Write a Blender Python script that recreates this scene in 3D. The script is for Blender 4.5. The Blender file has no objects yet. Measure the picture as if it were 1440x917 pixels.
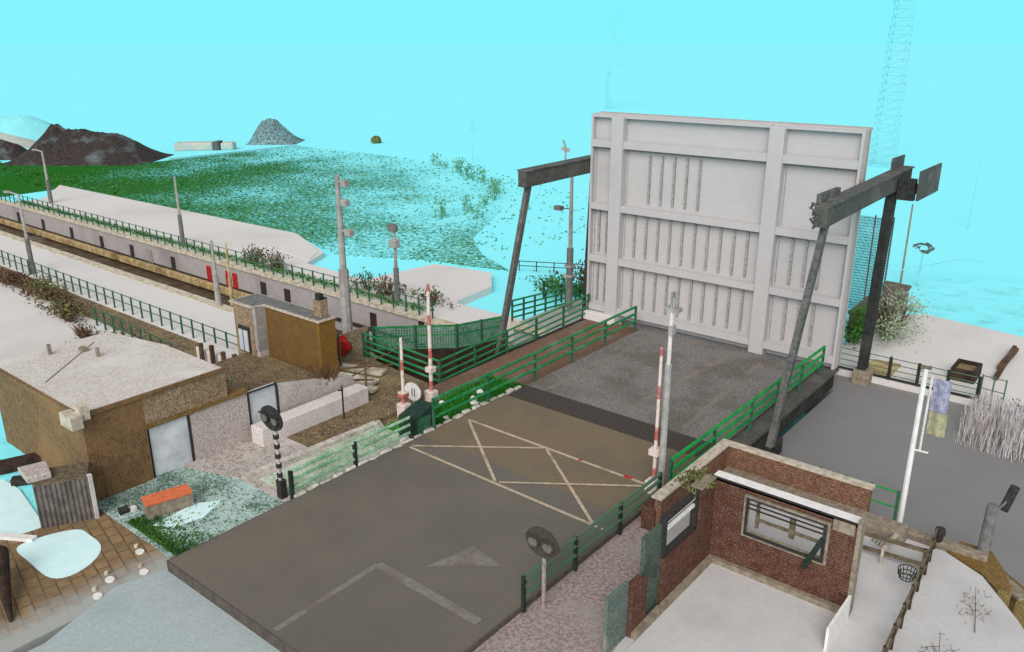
import bpy, bmesh, math, random
from mathutils import Vector, Matrix
R = math.radians
random.seed(7)
C = bpy.context.scene.collection
S = bpy.context.scene

# ------------------------------------------------------------------ camera
cam = bpy.data.objects.new('camera', bpy.data.cameras.new('camera'))
C.objects.link(cam)
cam.location = (0, 0, 12)
PITCH = math.atan(398.5 / 1166)
cam.rotation_euler = (math.pi / 2 - PITCH, 0, R(39))
cam.data.sensor_width = 36
cam.data.lens = 36 * 1166 / 1440
cam.data.clip_start = .1
cam.data.clip_end = 9000
S.camera = cam

# ------------------------------------------------------------------ sky and sun
W = bpy.data.worlds.new('World')
S.world = W
W.use_nodes = True
nt = W.node_tree
nt.nodes.clear()
def wn(t, **k):
    n = nt.nodes.new(t)
    for a, v in k.items(): setattr(n, a, v)
    return n
out = wn('ShaderNodeOutputWorld')
bg_a = wn('ShaderNodeBackground'); bg_b = wn('ShaderNodeBackground')
sky = wn('ShaderNodeTexSky', sky_type='NISHITA', sun_disc=False)
SUN_EL, SUN_AZ = R(38), R(156)          # azimuth clockwise from +Y
sky.sun_elevation = SUN_EL
sky.sun_rotation = SUN_AZ
hs = wn('ShaderNodeHueSaturation'); hs.inputs['Saturation'].default_value = .12
nt.links.new(sky.outputs[0], hs.inputs['Color'])
nt.links.new(hs.outputs[0], bg_a.inputs['Color'])
bg_a.inputs['Strength'].default_value = .15
# the cyan part of the sky stands over the far side of the canal only
bg_b.inputs['Color'].default_value = (.235, .905, 1, 1)
bg_b.inputs['Strength'].default_value = 1.0
tc = wn('ShaderNodeTexCoord')
dot = wn('ShaderNodeVectorMath', operation='DOT_PRODUCT')
dot.inputs[1].default_value = (-.62932, .77715, 0)
nt.links.new(tc.outputs['Generated'], dot.inputs[0])
m1 = wn('ShaderNodeMapRange', interpolation_type='SMOOTHSTEP')
m1.inputs[1].default_value = .15; m1.inputs[2].default_value = .5
nt.links.new(dot.outputs['Value'], m1.inputs[0])
sx = wn('ShaderNodeSeparateXYZ'); nt.links.new(tc.outputs['Generated'], sx.inputs[0])
m2 = wn('ShaderNodeMapRange', interpolation_type='SMOOTHSTEP')
m2.inputs[1].default_value = .42; m2.inputs[2].default_value = .2
nt.links.new(sx.outputs['Z'], m2.inputs[0])
mm = wn('ShaderNodeMath', operation='MULTIPLY')
nt.links.new(m1.outputs[0], mm.inputs[0]); nt.links.new(m2.outputs[0], mm.inputs[1])
mix = wn('ShaderNodeMixShader')
nt.links.new(mm.outputs[0], mix.inputs[0])
nt.links.new(bg_a.outputs[0], mix.inputs[1]); nt.links.new(bg_b.outputs[0], mix.inputs[2])
nt.links.new(mix.outputs[0], out.inputs[0])

sl = bpy.data.lights.new('sun', 'SUN')
sl.energy = 2.4; sl.angle = R(40); sl.color = (1, .93, .86)
so = bpy.data.objects.new('sun', sl); C.objects.link(so)
sd = Vector((math.sin(SUN_AZ) * math.cos(SUN_EL), math.cos(SUN_AZ) * math.cos(SUN_EL), math.sin(SUN_EL)))
so.rotation_euler = sd.to_track_quat('Z', 'Y').to_euler()
so.location = sd * 80
S.view_settings.view_transform = 'Standard'
S.view_settings.look = 'None'
S.view_settings.gamma = 1
S.view_settings.exposure = 0
S.view_settings.use_curve_mapping = False

# ------------------------------------------------------------------ materials
def srgb(r, g, b):
    f = lambda c: (c / 255 / 12.92) if c / 255 <= .04045 else ((c / 255 + .055) / 1.055) ** 2.4
    return (f(r), f(g), f(b))
def new_mat(name, rough=.85, spec=.2, metal=0):
    m = bpy.data.materials.new(name); m.use_nodes = True
    t = m.node_tree; b = t.nodes['Principled BSDF']
    b.inputs['Roughness'].default_value = rough
    b.inputs['Specular IOR Level'].default_value = spec
    b.inputs['Metallic'].default_value = metal
    return m, t, b
def noise(t, vec, scale, detail=4, rough=.6):
    n = t.nodes.new('ShaderNodeTexNoise')
    n.inputs['Scale'].default_value = scale; n.inputs['Detail'].default_value = detail
    n.inputs['Roughness'].default_value = rough
    t.links.new(vec, n.inputs['Vector'])
    return n.outputs['Fac']
def mapr(t, v, a, b, c=0., d=1.):
    n = t.nodes.new('ShaderNodeMapRange')
    for i, x in enumerate((a, b, c, d)): n.inputs[i + 1].default_value = x
    t.links.new(v, n.inputs[0]); return n.outputs[0]
def mixc(t, fac, a, b):
    n = t.nodes.new('ShaderNodeMix'); n.data_type = 'RGBA'
    if isinstance(fac, (int, float)): n.inputs[0].default_value = fac
    else: t.links.new(fac, n.inputs[0])
    for i, x in ((6, a), (7, b)):
        if isinstance(x, tuple): n.inputs[i].default_value = (*x, 1)
        else: t.links.new(x, n.inputs[i])
    return n.outputs[2]
def pos(t):
    return t.nodes.new('ShaderNodeNewGeometry').outputs['Position']
def bump(t, b, h, s=.3, d=.02):
    n = t.nodes.new('ShaderNodeBump'); n.inputs['Strength'].default_value = s; n.inputs['Distance'].default_value = d
    t.links.new(h, n.inputs['Height']); t.links.new(n.outputs[0], b.inputs['Normal'])
def speck(name, c1, c2, fine=30, c3=None, big=.5, lo=.42, hi=.58, blo=.5, bhi=.68, rough=.85, bmp=.25, metal=0, spec=.2, grain=None, gs=26, glo=.56, ghi=.62, grain2=None):
    """fine mottling of two colours, with large patches of a third"""
    m, t, b = new_mat(name, rough, spec, metal)
    p = pos(t)
    f = noise(t, p, fine, 5)
    c = mixc(t, mapr(t, f, lo, hi), c1, c2)
    if c3: c = mixc(t, mapr(t, noise(t, p, big, 5), blo, bhi), c, c3)
    if grain: c = mixc(t, mapr(t, noise(t, p, gs, 2), glo, ghi), c, grain)
    if grain2: c = mixc(t, mapr(t, noise(t, p, gs * 1.23, 2), .6, .64), c, grain2)
    t.links.new(c, b.inputs['Base Color'])
    if bmp: bump(t, b, f, bmp)
    return m
g = lambda v: (v, v, v)
M = {}
CY = (.262, .875, .97)
M['void'] = speck('pale_cyan_ground', CY, tuple(c * .995 for c in CY), .05, bmp=0, rough=1, spec=0)
M['white_slab'] = speck('white_concrete', srgb(207, 203, 201), srgb(212, 208, 206), 6, srgb(199, 195, 192), .12, bmp=.05)
M['floor_slab'] = speck('grey_white_concrete', srgb(188, 187, 187), srgb(194, 193, 193), 8, srgb(178, 177, 177), .5, bmp=.05)
M['steel_pale'] = speck('pale_grey_steel', srgb(179, 176, 177), srgb(182, 179, 180), 3, srgb(176, 173, 174), .4, bmp=0, rough=.7)
M['rib'] = speck('grey_stiffener', srgb(132, 129, 128), srgb(164, 160, 159), 14, bmp=.1)
M['edge'] = speck('brown_grey_edge', srgb(150, 140, 136), srgb(165, 158, 154), 20, bmp=0)
M['wall_grey'] = speck('grey_lock_wall', srgb(158, 153, 153), srgb(165, 160, 160), 3, srgb(140, 134, 132), .25, bmp=.1)
M['coping'] = speck('pale_coping', srgb(205, 196, 178), srgb(170, 158, 138), 3, bmp=.2)
M['dark'] = speck('dark_recess', srgb(40, 38, 37), srgb(62, 58, 55), 8)
M['red'] = speck('red_paint', srgb(190, 48, 40), srgb(160, 40, 36), 12)
M['fender'] = speck('ochre_timber', srgb(186, 166, 122), srgb(150, 130, 92), 2.5, srgb(110, 92, 64), .35)
M['water_dark'] = speck('dark_canal_water', srgb(62, 50, 40), srgb(84, 72, 60), 1.2, srgb(120, 112, 106), .3, blo=.58, bhi=.7, rough=.35, bmp=.1)
M['water_grey'] = speck('still_grey_water', srgb(126, 125, 125), srgb(129, 128, 128), .6, srgb(118, 117, 116), .22, blo=.6, bhi=.75, rough=.5, bmp=.03, spec=.1)
M['road'] = speck('brown_grey_asphalt', srgb(104, 99, 90), srgb(110, 104, 95), 25, srgb(98, 93, 85), .22, blo=.42, bhi=.62, bmp=.15)
M['road_side'] = speck('slab_edge', srgb(78, 72, 68), srgb(90, 84, 78), 5)
M['joint'] = speck('dark_joint_strip', srgb(62, 56, 52), srgb(76, 69, 64), 14)
M['deck'] = speck('worn_grey_deck', srgb(104, 101, 98), srgb(130, 127, 124), 9, srgb(98, 92, 86), .45, blo=.46, bhi=.6, bmp=.4, gs=16, grain=srgb(140, 137, 134), grain2=srgb(84, 80, 76))
M['deck_old'] = speck('brown_worn_asphalt', srgb(112, 99, 80), srgb(120, 106, 88), 12, srgb(104, 97, 84), .5, bmp=.2)
M['line'] = speck('cream_road_paint', srgb(190, 176, 154), srgb(168, 153, 130), 9, srgb(142, 128, 108), 1.3, blo=.52, bhi=.7, bmp=.1)
M['faint'] = speck('worn_road_paint', srgb(116, 111, 104), srgb(128, 123, 115), 7, srgb(107, 101, 93), .9, blo=.5, bhi=.62, bmp=.1)
M['green'] = speck('green_paint', srgb(38, 128, 72), srgb(30, 108, 62), 9, srgb(64, 140, 96), 1.1)
M['green_bright'] = speck('bright_green_paint', srgb(30, 150, 62), srgb(34, 130, 66), 6, srgb(24, 110, 60), .9)
M['green_dark'] = speck('dark_green_paint', srgb(38, 84, 62), srgb(54, 104, 78), 6, srgb(70, 96, 80), .9)
M['green_pale'] = speck('faded_green_paint', srgb(120, 165, 130), srgb(160, 190, 165), 7, srgb(84, 138, 96), .8)
M['green_murky'] = speck('murky_green_paint', srgb(80, 104, 90), srgb(66, 112, 82), 7, srgb(92, 100, 92), .8)
M['post_dark'] = speck('dark_post', srgb(42, 56, 48), srgb(34, 42, 38), 8)
M['mesh'] = speck('green_mesh', srgb(92, 142, 118), srgb(66, 116, 92), 9, srgb(116, 160, 138), 1.4)
M['twig'] = speck('grey_brown_twig', srgb(96, 88, 80), srgb(78, 70, 62), 6)
M['gate'] = speck('dark_gate_timber', srgb(46, 36, 30), srgb(66, 50, 40), 4)
M['steel_grey'] = speck('weathered_grey_steel', srgb(96, 96, 94), srgb(74, 75, 74), 9, srgb(112, 110, 106), 1.2)
M['steel_dark'] = speck('dark_steel', srgb(50, 52, 50), srgb(38, 40, 38), 6, srgb(64, 64, 60), 1)
M['beam_dark'] = speck('beam_steel', srgb(88, 86, 82), srgb(72, 71, 68), 8, srgb(104, 100, 94), 1)
M['pole'] = speck('galvanised_pole', srgb(166, 163, 160), srgb(148, 146, 144), 5, srgb(132, 128, 125), .8)
M['pole_dark'] = speck('dark_grey_pole', srgb(116, 116, 114), srgb(98, 98, 97), 5)
M['white'] = speck('white_paint', srgb(214, 209, 206), srgb(196, 190, 186), 14, srgb(186, 179, 175), 1.2)
M['white_clean'] = speck('clean_white', srgb(226, 224, 222), srgb(214, 212, 210), 6)
M['brick_dark'] = None
M['brown'] = speck('brown_stained_render', srgb(122, 94, 62), srgb(98, 76, 54), 5, srgb(134, 104, 70), .5, blo=.45, bhi=.65, bmp=.3, grain=srgb(138, 116, 86), grain2=srgb(74, 58, 42))
M['brown_pale'] = speck('pale_brown_render', srgb(150, 128, 104), srgb(120, 100, 76), 7, srgb(108, 88, 60), .6, bmp=.3, grain=srgb(184, 168, 148), grain2=srgb(92, 72, 50))
M['door_green'] = speck('dark_green_glass_door', srgb(62, 78, 66), srgb(88, 100, 90), 18, srgb(56, 66, 58), 1.5)
M['screen_grey'] = speck('speckled_grey_green_screen', srgb(104, 118, 110), srgb(84, 96, 90), 20, srgb(128, 134, 128), 1.5)
M['plaster'] = speck('pale_rough_plaster', srgb(184, 174, 168), srgb(160, 150, 145), 11, srgb(196, 190, 187), .6, bmp=.4, grain=srgb(206, 202, 198), grain2=srgb(122, 112, 106))
M['ochre'] = speck('ochre_render', srgb(114, 88, 48), srgb(105, 79, 43), 6, srgb(98, 77, 52), .7, bmp=.15)
M['ochre_light'] = speck('ochre_corner', srgb(128, 96, 44), srgb(118, 88, 42), 6)
M['roof_felt'] = speck('pale_gravel_roof', srgb(202, 196, 188), srgb(184, 176, 168), 9, srgb(208, 203, 198), .6, bmp=.4, grain=srgb(214, 211, 207), grain2=srgb(158, 150, 142))
M['trim'] = speck('pale_roof_trim', srgb(196, 186, 170), srgb(168, 156, 140), 6)
M['glass'] = speck('pale_reflecting_glass', srgb(196, 200, 206), srgb(178, 184, 194), 2.5, srgb(214, 218, 222), 1.1, rough=.25, spec=.5, bmp=0)
M['gravel'] = speck('pale_speckled_gravel', srgb(186, 178, 172), srgb(138, 130, 124), 11, srgb(196, 190, 184), .7, bmp=.4, grain=srgb(208, 203, 198), grain2=srgb(112, 104, 98))
M['pinkpath'] = speck('pink_grey_path', srgb(164, 148, 145), srgb(124, 110, 108), 11, srgb(150, 144, 138), .5, bmp=.4, gs=40, grain=srgb(176, 166, 162), grain2=srgb(96, 84, 82))
M['earth'] = speck('brown_earth', srgb(118, 100, 74), srgb(88, 72, 54), 4, srgb(136, 120, 86), .5, bmp=.4, gs=14, grain=srgb(158, 146, 122), grain2=srgb(66, 56, 44))
M['redpath'] = speck('red_brown_path', srgb(122, 94, 78), srgb(106, 84, 70), 6, srgb(124, 114, 106), .5, bmp=.3)
M['kerb'] = speck('white_kerb', srgb(204, 200, 192), srgb(176, 170, 160), 5, srgb(150, 142, 132), 1.1, bmp=.3)
M['quay_blue'] = speck('blue_grey_paving', srgb(168, 180, 182), srgb(158, 170, 173), 12, srgb(150, 162, 165), .35, bmp=.2, gs=50, grain=srgb(178, 190, 192), grain2=srgb(140, 150, 152))
M['patch'] = speck('pale_cyan_scan_hole', srgb(206, 240, 242), srgb(214, 244, 246), 3, bmp=0, rough=.5)  # fill for holes in the scan, laid as flat pale patches
M['leaf_green'] = speck('green_leaf', srgb(48, 92, 34), srgb(70, 116, 48), 2, bmp=0)
M['leaf_bright'] = speck('bright_grass', srgb(52, 136, 40), srgb(40, 108, 36), 3, bmp=0)
M['leaf_olive'] = speck('olive_leaf', srgb(104, 110, 62), srgb(84, 88, 54), 2, bmp=0)
M['leaf_brown'] = speck('brown_twig', srgb(98, 76, 58), srgb(72, 54, 42), 2, bmp=0)
M['leaf_pale'] = speck('pale_leaf', srgb(152, 164, 140), srgb(128, 146, 118), 2, bmp=0)
M['reed'] = speck('pale_dry_reed', srgb(186, 182, 188), srgb(212, 209, 213), 2, srgb(160, 154, 152), .4, bmp=0)
M['coal'] = speck('dark_spoil', srgb(64, 56, 55), srgb(42, 39, 39), 3.5, srgb(92, 104, 106), .35, bmp=.3)
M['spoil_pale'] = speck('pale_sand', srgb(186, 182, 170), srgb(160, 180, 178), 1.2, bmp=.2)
M['spoil_teal'] = speck('sky_faded_spoil', srgb(134, 214, 222), srgb(134, 220, 230), .6, bmp=.1)  # far heap's fade into the sky, put into its colour
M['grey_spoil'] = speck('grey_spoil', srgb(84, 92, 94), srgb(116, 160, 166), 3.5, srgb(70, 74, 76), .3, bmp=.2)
M['corr'] = speck('grey_corrugated', srgb(112, 106, 102), srgb(90, 84, 80), 3)
M['orange'] = speck('orange_plank', srgb(214, 118, 78), srgb(196, 104, 68), 6)
M['lens'] = speck('grey_lens', srgb(120, 116, 110), srgb(92, 88, 84), 20, rough=.3)
M['signal'] = speck('black_signal', srgb(58, 56, 54), srgb(44, 43, 42), 14)
M['signal_brown'] = speck('dark_brown_signal', srgb(76, 70, 64), srgb(62, 57, 53), 14)
M['blue'] = speck('blue_banner', srgb(128, 128, 152), srgb(158, 158, 176), 9)
M['yellow'] = speck('yellow_banner', srgb(162, 158, 124), srgb(140, 138, 118), 9)
M['wood'] = speck('weathered_wood', srgb(112, 102, 84), srgb(88, 78, 62), 8)
M['brownbox'] = speck('brown_shed', srgb(110, 100, 88), srgb(92, 84, 74), 4)
M['stone'] = speck('grey_beige_stone', srgb(146, 136, 120), srgb(122, 112, 98), 7)
M['teal_glass'] = speck('teal_screen', srgb(96, 168, 172), srgb(74, 140, 146), 4, srgb(130, 210, 216), .8)
M['bark'] = speck('bark', srgb(86, 72, 58), srgb(66, 55, 45), 5)
M['ghost'] = speck('pale_blue_fade', srgb(128, 196, 204), srgb(140, 210, 216), 1)  # the fading of faint far things is put into this colour
M['soft_plant'] = speck('sea_green_plant', srgb(96, 150, 112), srgb(76, 132, 92), 3, bmp=0)

def brick_mat(name, c1, c2, mortar, scale=1.0):
    m, t, b = new_mat(name, .9, .1)
    p = pos(t)
    s = t.nodes.new('ShaderNodeSeparateXYZ'); t.links.new(p, s.inputs[0])
    a = t.nodes.new('ShaderNodeMath'); a.operation = 'ADD'
    t.links.new(s.outputs[0], a.inputs[0]); t.links.new(s.outputs[1], a.inputs[1])
    cb = t.nodes.new('ShaderNodeCombineXYZ')
    t.links.new(a.outputs[0], cb.inputs[0]); t.links.new(s.outputs[2], cb.inputs[1])
    br = t.nodes.new('ShaderNodeTexBrick')
    br.inputs['Scale'].default_value = scale
    br.inputs['Brick Width'].default_value = .22; br.inputs['Row Height'].default_value = .07
    br.inputs['Mortar Size'].default_value = .008
    br.inputs['Color1'].default_value = (*c1, 1); br.inputs['Color2'].default_value = (*c2, 1)
    br.inputs['Mortar'].default_value = (*mortar, 1)
    t.links.new(cb.outputs[0], br.inputs['Vector'])
    c = mixc(t, mapr(t, noise(t, p, 5, 5), .42, .62), br.outputs['Color'], tuple(x * .72 for x in c1))
    c = mixc(t, mapr(t, noise(t, p, 34, 2), .55, .62), c, tuple(min(1, x * 1.9 + .02) for x in c1))
    c = mixc(t, mapr(t, noise(t, p, 41, 2), .58, .63), c, tuple(x * .4 for x in c1))
    t.links.new(c, b.inputs['Base Color'])
    bump(t, b, br.outputs['Fac'], -.3, .01)
    return m
M['brick'] = brick_mat('red_brown_brick', srgb(90, 60, 49), srgb(75, 52, 45), srgb(112, 94, 84))
M['brick_tan'] = brick_mat('tan_brown_brick', srgb(118, 86, 68), srgb(100, 72, 57), srgb(132, 112, 95))
M['brick_ochre'] = brick_mat('mossy_brick', srgb(120, 96, 56), srgb(104, 82, 50), srgb(126, 112, 84))

def pav_mat():
    m, t, b = new_mat('brown_pavers', .9, .1)
    p = pos(t)
    br = t.nodes.new('ShaderNodeTexBrick')
    br.inputs['Scale'].default_value = 1
    br.inputs['Brick Width'].default_value = .46; br.inputs['Row Height'].default_value = .3
    br.inputs['Mortar Size'].default_value = .022; br.offset = .5
    br.inputs['Color1'].default_value = (*srgb(150, 124, 92), 1); br.inputs['Color2'].default_value = (*srgb(132, 110, 82), 1)
    br.inputs['Mortar'].default_value = (*srgb(92, 78, 62), 1)
    mp = t.nodes.new('ShaderNodeMapping'); mp.inputs['Rotation'].default_value = (0, 0, R(12))
    t.links.new(p, mp.inputs[0]); t.links.new(mp.outputs[0], br.inputs['Vector'])
    c = mixc(t, mapr(t, noise(t, p, 2.2, 5), .4, .7), br.outputs['Color'], srgb(116, 98, 76))
    # greyer, dustier towards the paved strip beside it
    sp = t.nodes.new('ShaderNodeSeparateXYZ'); t.links.new(p, sp.inputs[0])
    ad = t.nodes.new('ShaderNodeMath'); ad.operation = 'ADD'
    t.links.new(sp.outputs[0], ad.inputs[0]); t.links.new(noise(t, p, 3, 4), ad.inputs[1])
    c = mixc(t, mapr(t, ad.outputs[0], -18.3, -17.4, 0, .85), c, srgb(164, 170, 168))
    t.links.new(c, b.inputs['Base Color']); bump(t, b, br.outputs['Fac'], -.4, .02)
    return m
M['pavers'] = pav_mat()

def meadow_mat():
    """grass thinning out over pale cyan ground: dense in the near west, sparse to the east and north"""
    m, t, b = new_mat('thinning_grass', 1, 0)
    p = pos(t)
    s = t.nodes.new('ShaderNodeSeparateXYZ'); t.links.new(p, s.inputs[0])
    f = noise(t, p, 3.4, 8, .8)
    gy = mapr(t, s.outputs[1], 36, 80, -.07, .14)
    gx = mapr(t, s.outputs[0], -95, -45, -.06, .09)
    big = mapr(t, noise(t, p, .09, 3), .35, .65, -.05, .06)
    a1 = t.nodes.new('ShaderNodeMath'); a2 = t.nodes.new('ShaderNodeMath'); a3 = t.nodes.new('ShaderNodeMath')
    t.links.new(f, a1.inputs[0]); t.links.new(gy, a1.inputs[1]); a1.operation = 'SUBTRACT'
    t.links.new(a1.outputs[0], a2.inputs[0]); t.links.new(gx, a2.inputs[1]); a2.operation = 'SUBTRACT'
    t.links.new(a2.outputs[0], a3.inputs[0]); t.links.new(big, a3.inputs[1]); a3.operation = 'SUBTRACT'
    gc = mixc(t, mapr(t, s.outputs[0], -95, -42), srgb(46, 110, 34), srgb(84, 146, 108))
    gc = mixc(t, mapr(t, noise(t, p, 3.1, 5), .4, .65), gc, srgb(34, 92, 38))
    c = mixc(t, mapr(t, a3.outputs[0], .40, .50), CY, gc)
    t.links.new(c, b.inputs['Base Color'])
    return m
M['meadow'] = meadow_mat()
def verge_mat(name, green, ground, thr):
    m, t, b = new_mat(name, 1, 0)
    p = pos(t)
    f = noise(t, p, 20, 6, .75)
    big = mapr(t, noise(t, p, .8, 3), .3, .7, -.08, .08)
    a = t.nodes.new('ShaderNodeMath'); a.operation = 'ADD'
    t.links.new(f, a.inputs[0]); t.links.new(big, a.inputs[1])
    c = mixc(t, mapr(t, a.outputs[0], thr - .05, thr + .05), ground, green)
    t.links.new(c, b.inputs['Base Color'])
    return m
M['verge_teal'] = verge_mat('thin_teal_verge', srgb(84, 106, 92), srgb(178, 202, 198), .51)
M['verge_pale'] = verge_mat('pale_green_verge', srgb(118, 146, 114), srgb(202, 208, 196), .5)
M['shore_teal'] = verge_mat('teal_shore', srgb(96, 158, 160), CY, .60)

def barrier_mat():
    m, t, b = new_mat('red_white_bands', .6, .3)
    tcn = t.nodes.new('ShaderNodeTexCoord')
    s = t.nodes.new('ShaderNodeSeparateXYZ'); t.links.new(tcn.outputs['Object'], s.inputs[0])
    w = t.nodes.new('ShaderNodeMath'); w.operation = 'PINGPONG'; w.inputs[1].default_value = .62
    t.links.new(s.outputs[2], w.inputs[0])
    c = mixc(t, mapr(t, w.outputs[0], .42, .44), srgb(214, 200, 194), srgb(178, 92, 84))
    c = mixc(t, mapr(t, noise(t, tcn.outputs['Object'], 6, 4), .5, .7), c, srgb(196, 160, 150))
    t.links.new(c, b.inputs['Base Color'])
    return m
M['barrier'] = barrier_mat()

# ------------------------------------------------------------------ mesh builder
class MB:
    def __init__(s): s.v = []; s.f = []
    def poly(s, pts, faces):
        o = len(s.v); s.v += [tuple(p) for p in pts]; s.f += [tuple(i + o for i in q) for q in faces]; return s
    def box(s, x0, x1, y0, y1, z0, z1):
        x0, x1 = sorted((x0, x1)); y0, y1 = sorted((y0, y1)); z0, z1 = sorted((z0, z1))
        return s.poly([(x0, y0, z0), (x1, y0, z0), (x1, y1, z0), (x0, y1, z0), (x0, y0, z1), (x1, y0, z1), (x1, y1, z1), (x0, y1, z1)],
                      [(3, 2, 1, 0), (4, 5, 6, 7), (0, 1, 5, 4), (1, 2, 6, 5), (2, 3, 7, 6), (3, 0, 4, 7)])
    def prism(s, pts, z0, z1):
        a = sum(pts[i][0] * pts[(i + 1) % len(pts)][1] - pts[(i + 1) % len(pts)][0] * pts[i][1] for i in range(len(pts)))
        if a < 0: pts = pts[::-1]
        n = len(pts)
        f = [tuple(range(n - 1, -1, -1)), tuple(range(n, 2 * n))] + [(i, (i + 1) % n, n + (i + 1) % n, n + i) for i in range(n)]
        return s.poly([(p[0], p[1], z0) for p in pts] + [(p[0], p[1], z1) for p in pts], f)
    def tube(s, a, b, r, r2=None, n=8):
        a, b = Vector(a), Vector(b); r2 = r if r2 is None else r2
        d = (b - a).normalized(); u = d.orthogonal().normalized(); w = d.cross(u)
        P = [a + (u * math.cos(2 * math.pi * i / n) + w * math.sin(2 * math.pi * i / n)) * r for i in range(n)]
        Q = [b + (u * math.cos(2 * math.pi * i / n) + w * math.sin(2 * math.pi * i / n)) * r2 for i in range(n)]
        return s.poly(P + Q, [(i, (i + 1) % n, n + (i + 1) % n, n + i) for i in range(n)] + [tuple(range(n - 1, -1, -1)), tuple(range(n, 2 * n))])
    def bar(s, a, b, w, h):
        """square bar between two points: w across, h up"""
        a, b = Vector(a), Vector(b); d = (b - a).normalized()
        side = d.cross(Vector((0, 0, 1)))
        side = Vector((1, 0, 0)) if side.length < .05 else side.normalized()
        up = side.cross(d).normalized()
        P = []
        for q in (a, b):
            for i, j in ((-1, -1), (1, -1), (1, 1), (-1, 1)): P.append(q + side * w / 2 * i + up * h / 2 * j)
        return s.poly(P, [(3, 2, 1, 0), (4, 5, 6, 7), (0, 1, 5, 4), (1, 2, 6, 5), (2, 3, 7, 6), (3, 0, 4, 7)])
    def disc(s, c, rx, rz, y0, y1, n=24, axis='y'):
        P = []
        for yy in (y0, y1):
            for i in range(n):
                a = 2 * math.pi * i / n
                if axis == 'y': P.append((c[0] + rx * math.cos(a), yy, c[2] + rz * math.sin(a)))
                else: P.append((c[0] + rx * math.cos(a), c[1] + rz * math.sin(a), yy))
        return s.poly(P, [(i, (i + 1) % n, n + (i + 1) % n, n + i) for i in range(n)] + [tuple(range(n - 1, -1, -1)), tuple(range(n, 2 * n))])
    def build(s, name, mat, parent=None, bevel=0, loc=None):
        me = bpy.data.meshes.new(name)
        v = s.v
        base = Vector((0, 0, 0))
        if parent is not None: base = Vector(parent['base'])
        if loc is not None: base = Vector(loc)
        me.from_pydata([tuple(Vector(p) - base) for p in v], [], s.f)
        bm = bmesh.new(); bm.from_mesh(me); bmesh.ops.recalc_face_normals(bm, faces=bm.faces); bm.to_mesh(me); bm.free()
        me.materials.append(M[mat])
        o = bpy.data.objects.new(name, me); C.objects.link(o)
        if parent is not None: o.parent = parent
        elif loc is not None: o.location = loc
        if bevel:
            md = o.modifiers.new('bevel', 'BEVEL'); md.width = bevel; md.segments = 2; md.limit_method = 'ANGLE'
        o['base'] = tuple(base)
        return o
def tag(o, label=None, cat=None, group=None, kind=None):
    if label: o['label'] = label
    if cat: o['category'] = cat
    if group: o['group'] = group
    if kind: o['kind'] = kind
    return o
def thing(name, loc, label, cat, group=None):
    """an Empty at the thing's base; parts are given in world metres"""
    o = bpy.data.objects.new(name, None); C.objects.link(o); o.location = loc; o['base'] = tuple(loc)
    o.empty_display_size = .3
    return tag(o, label, cat, group)
def struct(name, mb, mat): return tag(mb.build(name, mat), kind='structure')
def sub(name, mb, mat, part):
    """a sub-part under a part (same base as the part)"""
    o = mb.build(name, mat, loc=part['base']); o.location = (0, 0, 0); o.parent = part
    return o
def part_copy(src, off, name=None):
    c = src.copy(); C.objects.link(c); c.location = Vector(src.location) + Vector(off); return c
def dup(root, loc, label, rot=None):
    c = root.copy(); C.objects.link(c); c.location = loc; c['label'] = label
    if rot is not None: c.rotation_euler = rot
    for ch in list(root.children):
        k = ch.copy(); C.objects.link(k); k.parent = c
        for q in list(ch.children):
            d = q.copy(); C.objects.link(d); d.parent = k
    return c

# ------------------------------------------------------------------ setting: ground, water, slabs
gm = MB()
GZ, HX0, HX1, HY0, HY1 = -2.35, -131, -9, 20.15, 30.32
xs, ys = (-6000, HX0, HX1, 6000), (-3000, HY0, HY1, 6000)
for i in range(3):
    for j in range(3):
        z = -4.6 if (i, j) == (1, 1) else GZ
        gm.poly([(xs[i], ys[j], z), (xs[i + 1], ys[j], z), (xs[i + 1], ys[j + 1], z), (xs[i], ys[j + 1], z)], [(0, 1, 2, 3)])
gm.poly([(HX0, HY0, GZ), (HX1, HY0, GZ), (HX1, HY1, GZ), (HX0, HY1, GZ), (HX0, HY0, -4.6), (HX1, HY0, -4.6), (HX1, HY1, -4.6), (HX0, HY1, -4.6)], [(0, 4, 5, 1), (1, 5, 6, 2), (2, 6, 7, 3), (3, 7, 4, 0)])
struct('ground', gm, 'void')
struct('canal_water', MB().prism([(-130.5, 24.3), (-28.2, 24.3), (-28.2, 20.5), (-9.3, 20.5), (-9.3, 30.0), (-130.5, 30.0)], -4.5, -4.2), 'water_dark')
struct('basin_water', MB().prism([(-9.12, 20.9), (6, 20.9), (6, 33.3), (-5.5, 33.3), (-10.3, 33.3), (-10.3, 31.6), (-9.12, 31.6)], -4.5, -1.0), 'water_grey')
struct('meadow', MB().prism([(-125, 38), (-107, 45), (-102.5, 50), (-101.9, 56), (-101.7, 76), (-86, 77), (-70, 73.5), (-56, 66), (-47.5, 57), (-42, 47), (-38, 43.5), (-33.5, 41.2), (-39, 40), (-46, 36.8), (-53, 39), (-90.5, 37.2), (-90, 31.5), (-125, 30.9)], -2.6, -2.3), 'meadow')
struct('far_quay', MB().prism([(-84, 30.3), (-84, 33), (-90.9, 37.5), (-52.8, 38.6), (-46.2, 35.95), (-44.7, 33.3), (-36.8, 33), (-24, 33), (-24, 30.3)], -4.4, -2.0), 'white_slab')
struct('quay_verge', MB().box(-84, -31, 30.4, 31.5, -2.05, -1.99), 'verge_pale')
struct('quay_step', MB().prism([(-52, 34.6), (-52.6, 38.4), (-46.6, 35.8), (-45.2, 33.9)], -2.1, -1.96), 'white_slab')
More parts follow.
